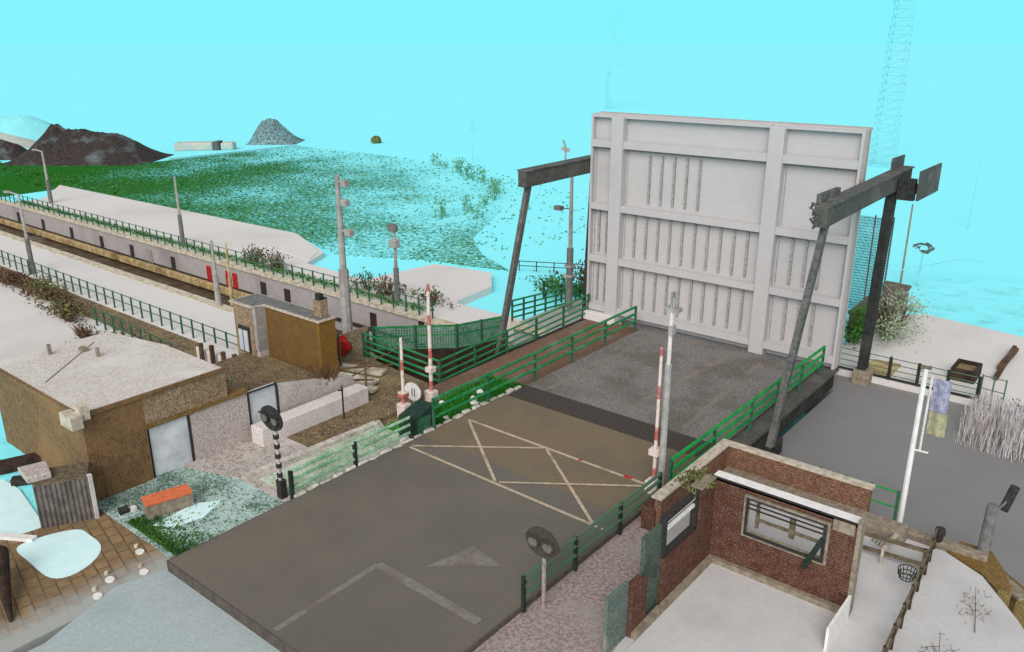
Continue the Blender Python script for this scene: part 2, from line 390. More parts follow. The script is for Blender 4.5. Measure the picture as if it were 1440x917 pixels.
struct('gravel_plateau', MB().prism([(-38.2, 33.1), (-38.0, 35.5), (-37.6, 38.3), (-33.3, 39), (-31.2, 36.6), (-30.8, 33.1)], -4.3, -1.9), 'white_slab')
struct('lock_side', MB().box(-130, -28.3, 20.2, 24.35, -4.4, -2.0), 'white_slab')
struct('yard', MB().prism([(-140, 10), (-24, 10), (-24, 19.0), (-140, 19.0)], -4.4, -2.28), 'white_slab')
struct('earth_bank', MB().poly([(-100, 20.25, -2.03), (-28.3, 20.25, -2.03), (-28.3, 18.95, -2.25), (-100, 18.95, -2.25)], [(0, 3, 2, 1)]), 'earth')
struct('mossy_yard', MB().prism([(-28.6, 13.0), (-22.5, 13.0), (-22.5, 18.3), (-28.6, 18.3)], -4.3, -.08), 'earth')
struct('quay_ground', MB().prism([(-28.2, 15.5), (-17.5, 15.5), (-17.5, 20.9), (-20.5, 20.9), (-25.4, 21.4), (-28.2, 24.2)], -4.3, -.45), 'earth')
# ground left of the road
struct('forecourt', MB().prism([(-22.3, 3), (-17.5, 3), (-17.5, 8.5), (-20.3, 8.6), (-22.2, 8.5), (-22.2, 6.6)], -1.2, -.34), 'pavers')
struct('paved_strip', MB().prism([(-17.5, -2), (-8, -2), (-8, 12), (-12.5, 12), (-17.5, 8.6), (-17.9, 7.05), (-17.15, 5.1)], -1.2, -.3), 'quay_blue')
struct('void_strip', MB().prism([(-40, 2), (-22.3, 2), (-22.3, 11), (-40, 11)], -1.3, -.38), 'shore_teal')
struct('grass_verge', MB().prism([(-22.3, 8.5), (-17.5, 8.5), (-17.5, 12.2), (-20, 12.2), (-22.3, 11.4)], -1.2, -.325), 'verge_teal')
struct('gravel_footway', MB().prism([(-22.4, 11.2), (-20.1, 11.95), (-18.6, 11.95), (-17.5, 12.0), (-17.5, 16.2), (-22.4, 18.5)], -1.2, -.315), 'gravel')
struct('footpath', MB().prism([(-21.3, 14.5), (-20.1, 14.5), (-19.9, 18.6), (-21.6, 19.2)], -1.2, -.3), 'earth')
struct('kerb', MB().prism([(-20.12, 12.0), (-19.88, 12.0), (-19.6, 17), (-19.85, 17)], -1, -.2), 'kerb')
struct('verge', MB().box(-19.6, -17.62, 12.3, 17.0, -1, -.29), 'verge_pale')
struct('flower_verge', MB().box(-19.3, -17.62, 17.0, 22.6, -1, -.22), 'leaf_bright')
struct('side_path', MB().box(-20.4, -19.3, 19.6, 31, -1, -.2), 'redpath')
struct('side_path_bridge', MB().box(-19.3, -17.6, 22.6, 31, -1, -.2), 'redpath')
struct('pale_scan_hole', MB().prism([(-20.5 + 1.12 * math.cos(a) * 1.0 + .22 * math.cos(2 * a + 1), 6.95 + .88 * math.sin(a) + .12 * math.sin(3 * a)) for a in [i * math.pi / 20 for i in range(40)]], -.4, -.325), 'patch')  # scanner shadow on the paving, built as a flat pale sheet
struct('pale_patch', MB().prism([(-19.75, 9.0), (-19.2, 9.3), (-19.05, 10.1), (-19.45, 10.9), (-19.9, 10.3)], -.4, -.31), 'patch')
struct('pale_void', MB().prism([(-25.9, 6.2), (-22.15, 6.2), (-22.0, 7.15), (-22.9, 7.3), (-24.6, 7.55), (-25.6, 7.5)], -.5, -.33), 'patch')
# ground right of the road
struct('pink_path', MB().prism([(-9.65, 2), (-6.9, 2), (-7.3, 12.2), (-7.75, 15.6), (-8.75, 17), (-9.65, 18.6)], -1.2, -.08), 'pinkpath')
struct('soil_patch', MB().prism([(-9.1, 8.6), (-9.4, 10.3), (-9.1, 10.5), (-8.6, 9.9), (-8.4, 8.4)], -.5, -.07), 'earth')
struct('quay_floor', MB().prism([(-9.55, 2), (2, 2), (2, 14), (-.9, 18.9), (-1.85, 20.2), (-2.8, 20.75), (-8.9, 20.75), (-8.9, 16.6), (-9.55, 16.6)], -1.1, -.1), 'floor_slab')
struct('far_bank', MB().prism([(-10.4, 33.2), (6, 33.2), (6, 43.4), (-4.27, 42.5), (-8.5, 43.3), (-10.4, 42)], -4.4, -.75), 'white_slab')
struct('far_shore', MB().prism([(-14, 44), (6, 43), (6, 57), (-10, 58), (-14, 53)], -4.4, -2.3), 'shore_teal')

# ------------------------------------------------------------------ road and bridge deck
struct('road', MB().box(-17.45, -9.65, 8.2, 17.0, -.3, 0), 'road')
struct('road_patch', MB().box(-17.45, -9.65, 17.0, 21.2, -.3, -.001), 'deck_old')
struct('road_edge', MB().box(-17.5, -9.6, 8.16, 8.2, -.32, -.004).box(-17.5, -17.45, 8.2, 21.2, -.32, -.004).box(-9.65, -9.6, 2.5, 21.2, -.32, .04), 'road_side')
struct('joint_strip', MB().box(-17.4, -9.65, 21.2, 22.35, -.6, .004), 'joint')
struct('bridge_deck', MB().box(-17.4, -9.65, 22.35, 31.0, -.8, 0), 'deck')
def stripe(mb, a, b, w, z=.004):
    a, b = Vector((*a, z)), Vector((*b, z)); d = (b - a).normalized(); n = Vector((-d.y, d.x, 0)) * w / 2
    mb.poly([a + n, a - n, b - n, b + n], [(0, 1, 2, 3)])
mk = MB()
stripe(mk, (-17.1, 18.8), (-9.9, 18.78), .11)
stripe(mk, (-17.2, 16.15), (-9.95, 16.05), .1)
for i, (a, b) in enumerate((((-17.0, 18.72), (-13.75, 16.2)), ((-17.2, 16.25), (-13.9, 18.72)), ((-13.75, 18.7), (-10.3, 16.1)), ((-13.6, 16.2), (-10.3, 18.6)))):
    stripe(mk, a, b, .095, .008 + .004 * i)
struct('road_marking', mk, 'line')
fm = MB()
stripe(fm, (-13.3, 8.3), (-13.35, 11.3), .16); stripe(fm, (-13.35, 11.3), (-10.05, 11.25), .26, .008)
fm.poly([(-12.4, 11.95, .004), (-11.0, 13.15, .004), (-12.05, 13.35, .004)], [(0, 1, 2)])
struct('worn_marking', fm, 'faint')
dm = MB()
stripe(dm, (-13.4, 22.8), (-12.9, 30.5), .3); stripe(dm, (-11.2, 22.8), (-11.6, 30), .22); stripe(dm, (-16.6, 22.6), (-16.4, 30.5), .2)
struct('deck_marking', dm, 'faint')
struct('red_marking', MB().box(-11.0, -10.75, 18.73, 18.86, .02, .024).box(-12.6, -12.5, 18.74, 18.84, .02, .024), 'red')

# side girders of the bridge deck
e = thing('deck_girder', (-9.3, 27, -1), 'dark steel edge girder beside the right bridge railing above grey water', 'girder')
MB().box(-9.58, -9.15, 22.4, 31.4, -.85, -.12).build('web', 'steel_dark', e)
MB().box(-9.6, -9.0, 22.4, 31.4, -.12, -.02).build('flange', 'beam_dark', e)
MB().box(-9.1, -8.5, 22.6, 24.6, -.75, -.2).build('bearing_block', 'steel_dark', e, .04)
e = thing('path_edge', (-20.5, 26, -1), 'dark edge beam under the left footpath railing beside the canal', 'girder')
MB().box(-20.62, -20.42, 20.9, 31, -1.1, -.2).build('web', 'steel_dark', e)

# ------------------------------------------------------------------ the raised bridge leaf
leaf = thing('bridge_leaf', (-14.7, 31, 0), 'raised pale grey bridge leaf standing upright with ribbed bays', 'bridge leaf')
Y0 = 31.0
MB().box(-20.65, -9.1, Y0 + .27, Y0 + .75, 0, 9.1).build('deck_plate', 'steel_pale', leaf)
MB().box(-20.65, -20.55, Y0 + .02, Y0 + .27, 0, 9.08).build('side_flange', 'steel_pale', leaf)
MB().box(-9.2, -9.1, Y0 + .02, Y0 + .27, 0, 9.08).build('side_flange', 'steel_pale', leaf)
GX = [(-19.55, -18.95), (-12.55, -11.95)]
for a, b in GX: MB().box(a, b, Y0 - .12, Y0 + .27, -.45, 9.04).build('main_girder', 'steel_pale', leaf, .02)
ZB = [(7.7, 8.02), (4.95, 5.25), (2.55, 2.85), (.25, .55)]
BAYS = [(-20.55, -19.55), (-18.95, -12.55), (-11.95, -9.2)]
for bi, (a, b) in enumerate(BAYS):
    for z0, z1 in ZB:
        mb = MB().box(a, b, Y0 + .1, Y0 + .27, z0 + .08, z1 - .08)
        w = mb.build('cross_beam', 'steel_pale', leaf)
        sub('flange', MB().box(a, b, Y0 - .04, Y0 + .1, z0, z1), 'steel_pale', w)
    MB().box(a, b, Y0 + .02, Y0 + .27, 8.96, 9.06).build('end_plate', 'steel_pale', leaf)
    # dark line along the sides and top of each recess
    fr = MB()
    for k in range(3):
        z1, z0 = ZB[k][0] - .06, ZB[k + 1][1] + .06
        fr.box(a + .06, a + .10, Y0 + .255, Y0 + .268, z0, z1).box(b - .10, b - .06, Y0 + .255, Y0 + .268, z0, z1).box(a + .10, b - .10, Y0 + .255, Y0 + .268, z1 - .05, z1)
    fr.build('recess_line', 'rib', leaf)
def ribs(xs, z0, z1, jit=0):
    for i, x in enumerate(xs):
        MB().box(x - .045, x + .045, Y0 + .18, Y0 + .27, z0 + (jit * i), z1).build('rib', 'rib', leaf)
ribs([-17.75 + .58 * i for i in range(5)], 5.45, 7.5)
ribs([-18.35 + .58 * i for i in range(10)], 3.0, 4.85)
ribs([-18.35 + .58 * i for i in range(10)], .7, 2.4)
for z0, z1 in ((3.0, 4.85), (.7, 2.4)):
    ribs([-11.3, -10.75, -10.2], z0, z1); ribs([-20.2, -19.8], z0, z1)
MB().box(-20.66, -9.09, Y0 + .73, Y0 + .80, 9.02, 9.13).build('top_edge', 'edge', leaf)
MB().box(-9.11, -9.05, Y0 + .3, Y0 + .5, .1, 9.1).build('side_edge', 'edge', leaf)
MB().box(-20.6, -18.9, Y0 - .3, Y0 + .4, -.5, .18).build('hinge_block', 'white_slab', leaf, .03)

# leaf pier
e = thing('bridge_pier', (-14.7, 33, -4), 'concrete pier beneath the raised bridge leaf', 'pier')
MB().box(-20.4, -9.6, 31.78, 33.15, -4.3, -.3).build('pier_body', 'wall_grey', e)
MB().box(-8.85, -8.2, 32.7, 33.5, -4.2, -.45).build('post_footing', 'stone', e, .03)

# ------------------------------------------------------------------ lifting frames
def lift_frame(name, X, rod0, rod1, beam0, beam1, post0, post1, label):
    t = thing(name, (X, post0[0], post0[1]), label, 'lifting frame', 'lifting frames beside the bridge leaf')
    mb = MB().bar((X, *rod0), (X, *rod1), .2, .24); mb.build('lifting_rod', 'steel_grey', t)
    MB().bar((X, *rod1), (X, rod1[0] + .1, beam0[1] - .1), .4, .4).build('rod_pin', 'beam_dark', t)
    b = MB().bar((X, *beam0), (X, *beam1), .42, .64).build('balance_beam', 'beam_dark', t, .02)
    sub('beam_flange', MB().bar((X, beam0[0], beam0[1] + .35), (X, beam1[0], beam1[1] + .35), .54, .05), 'steel_grey', b)
    MB().bar((X, *post0), (X, *post1), .32, .46).build('post', 'steel_dark', t, .02)
    return t
lr = lift_frame('lifting_frame', -8.6, (23.7, -.3), (26.6, 6.95), (25.85, 6.85), (35.3, 7.05), (33.1, -.6), (33.65, 6.7), 'right grey lifting frame with open counterweight box behind the leaf edge')
cw = MB().box(-7.68, -7.6, 33.4, 36.4, 6.4, 7.5).build('counterweight_plate', 'beam_dark', lr)
MB().box(-8.35, -7.75, 35.3, 35.5, 6.35, 6.75).build('counterweight_tie', 'steel_dark', lr); MB().box(-8.35, -7.75, 33.3, 33.6, 6.4, 7.2).build('counterweight_tie', 'steel_dark', lr)
MB().box(-8.8, -8.74, 33.7, 35.3, 7.3, 7.85).build('beam_end_plate', 'steel_grey', lr)
MB().box(-8.9, -8.75, 26.2, 28.0, 7.15, 7.5).build('beam_stiffener', 'steel_grey', lr)
mb = MB()
for i in range(26):
    a = random.uniform(0, 6.28); p = Vector((-8.65 + random.uniform(-.25, .25), 25.9 + random.uniform(-.3, .7), 6.95 + random.uniform(-.4, .4)))
    q = p + Vector((math.cos(a) * .2, random.uniform(-.2, .3), math.sin(a) * .2)); mb.bar(p, q, .05, .05)
mb.build('pin_guard', 'steel_grey', lr)
ll = lift_frame('lifting_frame', -20.9, (24.9, -.4), (26.95, 6.75), (26.45, 6.75), (33.6, 6.85), (32.5, -.8), (32.6, 6.5), 'left grey lifting frame with beam running behind the leaf')
MB().bar((-20.9, 32.0, -.9), (-20.9, 32.4, 6.3), .6, 1.1).build('post_casing', 'steel_dark', ll)
# stubs of a small mast on the left beam
t = thing('wind_vane', (-21.0, 29.6, 7.2), 'small pale instrument on top of the left lifting beam', 'instrument')
MB().tube((-21, 29.6, 7.2), (-21, 29.6, 7.75), .04).build('stem', 'pole', t)
MB().bar((-21.15, 29.5, 7.7), (-20.85, 29.7, 7.6), .08, .14).bar((-21, 29.6, 7.75), (-21.05, 29.5, 8.05), .06, .06).build('vane', 'pole', t)

# ------------------------------------------------------------------ fences
def fence(name, label, pts, z=None, h=1.0, rails=(1.0, .66, .33), step=1.0, rm='green', pm='post_dark', rr=.035, pr=.04, group=None, cat='railing', square=False, kick=0):
    pts = [Vector(p) for p in pts]
    t = thing(name, tuple(pts[0]), label, cat, group)
    for r in rails:
        mb = MB()
        for a, b in zip(pts, pts[1:]):
            o = Vector((0, 0, r * h))
            (mb.bar(a + o, b + o, rr * 2, rr * 2) if square else mb.tube(a + o, b + o, rr, n=6))
        mb.build('rail', rm, t)
    if kick:
        mb = MB()
        for a, b in zip(pts, pts[1:]): mb.bar(a + Vector((0, 0, .08)), b + Vector((0, 0, .08)), .05, .14)
        mb.build('kickboard', pm, t)
    src = MB().box(pts[0].x - pr, pts[0].x + pr, pts[0].y - pr, pts[0].y + pr, pts[0].z - .05, pts[0].z + h + .04).build('post', pm, t)
    for k, (a, b) in enumerate(zip(pts, pts[1:])):
        n = max(1, round((b - a).length / step))
        for i in range(1 if k == 0 else 0, n + (1 if k == len(pts) - 2 else 0)):
            part_copy(src, a + (b - a) * (i / n) - pts[0])
    return t
fence('canal_railing', 'long green railing on the far lock wall below the white quay', [(-96, 30.05, -2.0), (-29.8, 30.05, -2.0)], h=.95, rails=(1, .55), step=1.0, rm='green_murky', pm='green_dark', rr=.028, pr=.035)
fence('canal_railing', 'green railing along the near lock side above brown scrub', [(-82, 20.35, -2.0), (-30, 20.35, -2.0)], h=.95, rails=(1, .55), step=1.0, rm='green_murky', pm='green_dark', rr=.028, pr=.035)
fence('bridge_railing', 'left bridge railing with bright green rails between road and red footpath', [(-17.55, 17.6, -.02), (-17.52, 23, .0), (-17.5, 30.2, .05)], h=1.05, rails=(1, .7, .38), step=2.4, rm='green', pm='green_dark', rr=.055)
fence('bridge_railing', 'faded pale green railing along the left edge of the wide asphalt road', [(-17.62, 12.0, -.1), (-17.6, 16.6, -.1)], h=.85, rails=(1, .7, .38), step=2.3, rm='green_pale', pm='post_dark', rr=.05, pr=.05)
fence('bridge_railing', 'right bridge railing with bright green rails beside the brick wall', [(-9.5, 18.75, 0), (-9.42, 24, .0), (-9.3, 30.2, .1)], h=1.05, rails=(1, .7, .4), step=2.3, rm='green_bright', pm='green_dark', rr=.06)
fence('bridge_railing', 'murky green railing along the lower right road edge by pink path', [(-9.55, 12.2, 0), (-9.52, 18.2, 0)], h=.85, rails=(1, .75, .45), step=2.0, rm='green_murky', pm='post_dark', rr=.05)
fence('footpath_railing', 'green four-bar railing left of the footpath with a corner by the barriers', [(-25.2, 21.3, -.4), (-20.45, 20.9, -.35), (-20.5, 31.0, -.1)], h=1.0, rails=(1, .72, .44, .18), step=2.1, rm='green', pm='green_dark', rr=.045)
fence('quay_railing', 'tangled green railing on the far side of the canal beneath the left lifting rod', [(-24.2, 29.9, -1.0), (-24.4, 36.5, -1.6)], h=1.15, rails=(1, .75, .5, .25), step=.9, rm='green', pm='green_dark', rr=.045)
fence('quay_railing', 'short green railing behind the left lifting rod, beside the brown bush', [(-27.3, 36.6, -1.9), (-20.9, 36.4, -1.6)], h=1.0, rails=(1, .5), step=1.3, rm='green_dark', pm='post_dark')
fence('bank_railing', 'dark railing with double posts on the far basin bank', [(-9.75, 33.35, -.8), (-4.45, 33.3, -.8)], h=.95, rails=(1, .75, .5, .25), step=1.15, rm='green_murky', pm='steel_dark', rr=.02, pr=.055, kick=1)
fence('bank_railing', 'short pale teal handrail beside the reeds on the far bank', [(-4.4, 33.5, -.8), (-3.6, 33.4, -.8)], h=1.0, rails=(1, .5), step=.5, rm='green_murky', pm='green_murky', rr=.02, pr=.025)
fence('quay_railing', 'bright green two-bar railing end behind the brick parapet by the flagpole', [(-6.2, 21.15, 0), (-4.15, 21.15, 0)], h=.9, rails=(1, .5), step=.7, rm='green_bright', pm='green_dark', rr=.025, pr=.035)
fence('yard_railing', 'short dark green railing in brown scrub beside the white yard', [(-43.5, 18.6, -2.3), (-35.2, 18.2, -2.3)], h=1.0, rails=(1, .5), step=1.0, rm='green_dark', pm='green_dark')
fence('timber_rail', 'brown two-bar timber rail on the white quay floor', [(-4.47, 19.3, -.1), (-3.0, 19.45, -.1)], h=.6, rails=(1, .35), step=1.45, rm='wood', pm='wood', rr=.04, pr=.06, square=True)
fence('timber_fence', 'ragged brown timber fence running down the white quay floor', [(-3.05, 20.7, -.1), (-2.95, 19.4, -.1), (-2.85, 17.0, -.1), (-2.75, 14.5, -.1)], h=.6, rails=(1, .45), step=.8, rm='wood', pm='gate', rr=.022, pr=.03, square=True)
fence('wire_fence', 'thin dark wire fence on the far shore behind the bush', [(-14, 52.4, -2.2), (-11.6, 53.5, -1.4), (-9.9, 57.4, -1.4), (-3, 59.5, -2.0)], h=.5, rails=(1,), step=1.6, rm='ghost', pm='ghost', rr=.03, pr=.02)
fence('wire_fence', 'thin dark wire fence crossing the open ground behind the left lifting rod', [(-33, 41.5, -2.2), (-26.5, 44.3, -2.1), (-20.8, 47.5, -2.0)], h=.6, rails=(1, .5), step=1.1, rm='steel_dark', pm='steel_dark', rr=.03, pr=.025)

# ------------------------------------------------------------------ lock walls
def lock_wall(label, y, face, x0, x1, recess):
    t = thing('lock_wall', ((x0 + x1) / 2, y, -4.4), label, 'lock wall')
    lo, hi = (y, y + .5) if face < 0 else (y - .5, y)
    MB().box(x0, x1, lo, hi, -4.45, -2.12).build('wall_face', 'wall_grey', t)
    MB().box(x0, x1, lo - .12 if face < 0 else lo, hi if face < 0 else hi + .12, -2.12, -1.97).build('coping', 'coping', t)
    if recess:
        mb = MB().box(x0, -43, y - .34, y, -4.1, -3.62); mb.build('fender_beam', 'fender', t, .05)
        MB().box(-43, x1, y - .12, y, -3.6, -3.42).build('ledge', 'dark', t)
        MB().box(x0, -43, y - .08, y, -3.6, -3.5).build('ledge', 'dark', t)
    return t
lw = lock_wall('grey far lock wall with dark recesses, red ladders and an ochre fender', 29.8, -1, -112, -24.2, True)
for x in (-88, -82, -76.9, -71.5, -66.3, -61.5, -55.6): MB().box(x - .28, x + .28, 29.77, 29.82, -3.5, -2.6).build('recess', 'dark', lw)
for x in (-44.7, -42.2): MB().box(x - .3, x + .3, 29.77, 29.82, -3.5, -2.55).build('recess', 'dark', lw)
MB().box(-38.8, -38.3, 29.77, 29.82, -2.75, -2.35).build('recess', 'dark', lw)
MB().box(-34.5, -34.0, 29.75, 29.82, -3.4, -2.5).build('recess', 'gate', lw)
MB().box(-30.6, -30.2, 29.75, 29.82, -2.5, -2.2).build('recess', 'gate', lw)
for x in (-58.7, -50.9, -48.6, -47.8):
    mb = MB().box(x - .22, x - .16, 29.7, 29.8, -3.6, -2.5).box(x + .16, x + .22, 29.7, 29.8, -3.6, -2.5).box(x - .16, x + .16, 29.76, 29.8, -3.6, -2.5)
    for k in range(4): mb.box(x - .16, x + .16, 29.68, 29.74, -3.45 + .26 * k, -3.38 + .26 * k)
    mb.build('ladder', 'red' if x > -55 else 'edge', lw)
lock_wall('pale near lock wall along the canal below the white lock side', 24.4, 1, -112, -28.0, False)

# lock gate with green mesh walkway
e = thing('lock_gate', (-26, 27, -4.2), 'dark lock gate with green mesh walkway rails across the canal', 'lock gate')
a, b, c = Vector((-28.2, 24.5, 0)), Vector((-25.4, 27.2, 0)), Vector((-24.5, 29.7, 0))
mb = MB(); mm_ = MB(); tp = MB()
for p, q in ((a, b), (b, c)):
    mb.bar(p + Vector((0, 0, -3)), q + Vector((0, 0, -3)), .35, 2.4)
    tp.bar(p + Vector((0, 0, -1.1)), q + Vector((0, 0, -1.1)), .07, .07); tp.bar(p + Vector((0, 0, -.65)), q + Vector((0, 0, -.65)), .07, .07)
mb.build('gate_leaf', 'gate', e); tp.build('walkway_rail', 'green', e)
for p, q in ((a, b), (b, c)):
    n = 30
    for k in range(n): mm_.bar(p + (q - p) * k / n + Vector((0, 0, -1.75)), p + (q - p) * k / n + Vector((0, 0, -.65)), .05, .05)
    for k in range(9): mm_.bar(p + Vector((0, 0, -1.75 + .13 * k)), q + Vector((0, 0, -1.75 + .13 * k)), .05, .055)
mm_.build('mesh_panel', 'mesh', e)
src = MB().box(a.x - .06, a.x + .06, a.y - .06, a.y + .06, -1.8, -.6).build('post', 'green_dark', e)
for p in (a.lerp(b, .5), b, b.lerp(c, .5), c): part_copy(src, p - a)
e = thing('abutment', (-23, 31, -4.2), 'grey concrete abutment under the left lifting rod', 'abutment')
MB().prism([(-24.1, 29.85), (-20.7, 30.0), (-20.7, 33.2), (-24.1, 35.5)], -4.3, -1.0).build('block', 'wall_grey', e, .04)
MB().box(-24.1, -20.65, 29.6, 29.85, -1.15, -.85).build('coping', 'coping', e)

# ------------------------------------------------------------------ poles
def lamp_pole(x, y, z, top, label, r=.075, bm='pole_dark', tm='pole', arm=True, sleeve=.45):
    t = thing('lamp_pole', (x, y, z), label, 'lamp pole', 'lamp poles along the lock')
    zs = z + (top - z) * sleeve
    MB().tube((x, y, z), (x, y, zs), r * 1.7, r * 1.5).build('base_sleeve', bm, t)
    MB().tube((x, y, zs), (x, y, top), r, r * .7).build('pole_shaft', tm, t)
    if arm:
        ar = MB().tube((x, y, top - .05), (x - .7, y - .25, top + .1), r * .5).build('arm', tm, t)
        sub('lamp_head', MB().box(x - 1.15, x - .65, y - .4, y - .15, top + .03, top + .14), tm, ar)
    return t
lamp_pole(-81, 32.4, -2, 2.7, 'small far lamp pole at the left behind the lock railing, before the meadow', .12)
lamp_pole(-55.9, 30.9, -2, 3.0, 'grey lamp pole in the middle of the far lock railing', .1, arm=False)
lamp_pole(-56.1, 20.6, -2, 3.1, 'grey lamp pole on the near lock railing at the left edge', .1, tm='pole')
lamp_pole(-33.5, 31.0, -2, 2.5, 'dark based pole with a small camera head behind the barriers', .1, arm=False)
bp = lamp_pole(-30.6, 24.9, -2, 6.2, 'tallest pale pole standing right of the ochre house, with cameras', .16, 'pole', 'pole', arm=False)
for z, dx in ((5.9, .5), (5.0, .45), (3.6, .6)):
    MB().bar((-30.6, 24.9, z), (-30.6 + dx, 24.85, z - .02), .08, .08).box(-30.6 + dx - .1, -30.6 + dx + .25, 24.7, 25.0, z - .18, z + .12).build('camera_box', 'pole' if z > 4 else 'edge', bp, .02)
c2 = [o for o in C.objects if o.get('label', '').startswith('dark based pole')][0]
MB().box(-33.75, -33.25, 30.8, 31.15, 1.2, 1.65).build('camera_box', 'pole', c2, .03)
MB().box(-33.9, -33.3, 30.85, 31.1, 2.1, 2.5).build('camera_box', 'pole_dark', c2, .03)
lamp_pole(-40.8, 24.2, -2, 1.75, 'thin pale pole before the red ladders, left of a pair on the lock edge', .1, 'pole', 'pole', arm=False)
lamp_pole(-40.3, 24.75, -2, 1.55, 'thin brownish pole before the red ladders, right of a pair on the lock edge', .07, 'fender', 'fender', arm=False)
cp = lamp_pole(-22.8, 32.7, -.6, 6.2, 'grey pole with a camera between the left lifting rod and the leaf', .11, 'pole_dark', 'pole', arm=False)
MB().bar((-22.8, 32.7, 4.4), (-23.3, 32.5, 4.4), .05, .05).box(-23.6, -23.2, 32.35, 32.65, 4.3, 4.5).build('camera_box', 'pole_dark', cp)
MB().box(-23.0, -22.6, 32.5, 32.9, 1.5, 1.62).box(-23.05, -22.55, 32.5, 32.9, 1.0, 1.12).build('bracket', 'pole', cp)

# tall pale post at the right road edge with the raised barrier
t = thing('sign_post', (-9.82, 18.7, 0), 'tall pale grey post at the right road edge beside the raised barrier', 'post')
MB().tube((-9.7, 18.6, -.3), (-9.7, 18.6, 3.9), .1, .09).build('lower_tube', 'pole', t)
MB().tube((-9.7, 18.6, 3.9), (-9.7, 18.6, 5.75), .06, .05).build('upper_tube', 'white', t)
MB().box(-9.85, -9.45, 18.5, 18.7, 5.4, 5.5).box(-9.72, -9.66, 18.52, 18.68, 5.5, 5.9).box(-9.72, -9.6, 18.5, 18.7, 4.75, 5.0).build('camera_box', 'pole', t)
def barrier(x, y, z, top, label, r=.09, bend=0.):
    t = thing('road_barrier', (x, y, z), label, 'barrier', 'raised road barriers')
    o = MB().tube((0, 0, .35), (bend, 0, top - z), r, r * .75, n=10)
    b = o.build('boom', 'barrier', loc=(0, 0, 0)); b.parent = t
    k = MB().box(x - .2, x + .2, y - .17, y + .17, z - .1, z + .42).build('drive_box', 'red' if r > .1 else 'barrier', t, .03)
    MB().box(x - .14, x + .14, y - .14, y + .14, top * .3 - .08 + z, top * .3 + .1 + z).build('boom_clamp', 'barrier', t)
    return t
barrier(-19.62, 19.6, -.3, 4.1, 'taller raised red and white barrier left of the road', .075)
barrier(-19.65, 18.25, -.35, 2.5, 'shorter raised red and white barrier left of the road', .065)
barrier(-9.9, 18.55, -.05, 4.35, 'raised red and white barrier on the right road edge', .055, .0)
# barrier drive cabinet, round sign
t = thing('barrier_cabinet', (-18.0, 17.2, -.3), 'dark green cabinet with sloping lid at the left road edge', 'cabinet')
mb = MB().poly([(-18.35, 16.75, -.3), (-17.65, 16.75, -.3), (-17.65, 17.75, -.3), (-18.35, 17.75, -.3), (-18.35, 16.75, .55), (-17.65, 16.75, .55), (-17.65, 17.75, .82), (-18.35, 17.75, .82)],
               [(3, 2, 1, 0), (4, 5, 6, 7), (0, 1, 5, 4), (1, 2, 6, 5), (2, 3, 7, 6), (3, 0, 4, 7)])
M['cab'] = speck('blackish_green', srgb(38, 62, 52), srgb(30, 50, 44), 5, srgb(26, 38, 36), 1)
mb.build('body', 'cab', t, .06)
MB().box(-17.66, -17.62, 16.95, 17.55, -.15, .5).build('door', 'green_dark', t)
MB().box(-18.05, -17.75, 16.5, 16.72, -.3, -.02).build('plinth', 'white_clean', t, .02)
t = thing('round_sign', (-19.95, 19.0, -.3), 'white round sign disc with two grey bars between the two left barriers', 'sign')
MB().tube((-19.95, 19.05, -.4), (-19.95, 19.05, .3), .035).build('stem', 'pole', t)
pl = MB().disc((-19.95, 0, .18), .4, .34, 18.97, 19.02).build('plate', 'white_clean', t)
sub('bar_mark', MB().box(-19.98, -19.94, 18.962, 18.97, .03, .33).box(-19.86, -19.82, 18.962, 18.97, .03, .33), 'lens', pl)

# traffic signals for the bridge
def signal(name, x, y, zc, z0, label, mat, rx, rz, lens_side, stem='pole'):
    t = thing(name, (x, y, z0), label, 'traffic signal', 'twin bridge signals')
    pl = MB().disc((x, 0, zc), rx, rz, y - .03, y + .03, 28).build('backing_plate', mat, t)
    for s in (-1, 1):
        ho = MB().disc((x + s * rx * .46, 0, zc), .17, .17, y + lens_side * .03, y + lens_side * .09, 18).build('lamp_housing', mat, t)
        sub('lens', MB().disc((x + s * rx * .46, 0, zc), .12, .12, y + lens_side * .09, y + lens_side * .1, 18), 'lens', ho)
        sub('hood', MB().box(x + s * rx * .46 - .17, x + s * rx * .46 + .17, y + lens_side * .09, y + lens_side * .16, zc + .13, zc + .15), mat, ho)
    MB().tube((x, y + .08 * -lens_side, z0), (x, y + .08 * -lens_side, zc), .05).build('pole_shaft', stem, t)
    return t
sg = signal('traffic_signal', -18.25, 12.0, 2.2, -.3, 'black oval twin traffic signal on a banded pole left of the road', 'signal', .48, .36, -1, 'plaster')
for k in range(6): MB().tube((-18.25, 12.08, .05 + .3 * k), (-18.25, 12.08, .17 + .3 * k), .085).build('clamp_band', 'signal', sg)
MB().box(-18.36, -18.14, 12.0, 12.2, -.32, .25).build('base_sleeve', 'signal', sg)
signal('traffic_signal', -9.35, 12.6, 1.62, -.1, 'dark brown oval twin traffic signal at the lower right road edge', 'signal_brown', .44, .36, -1, 'pinkpath')

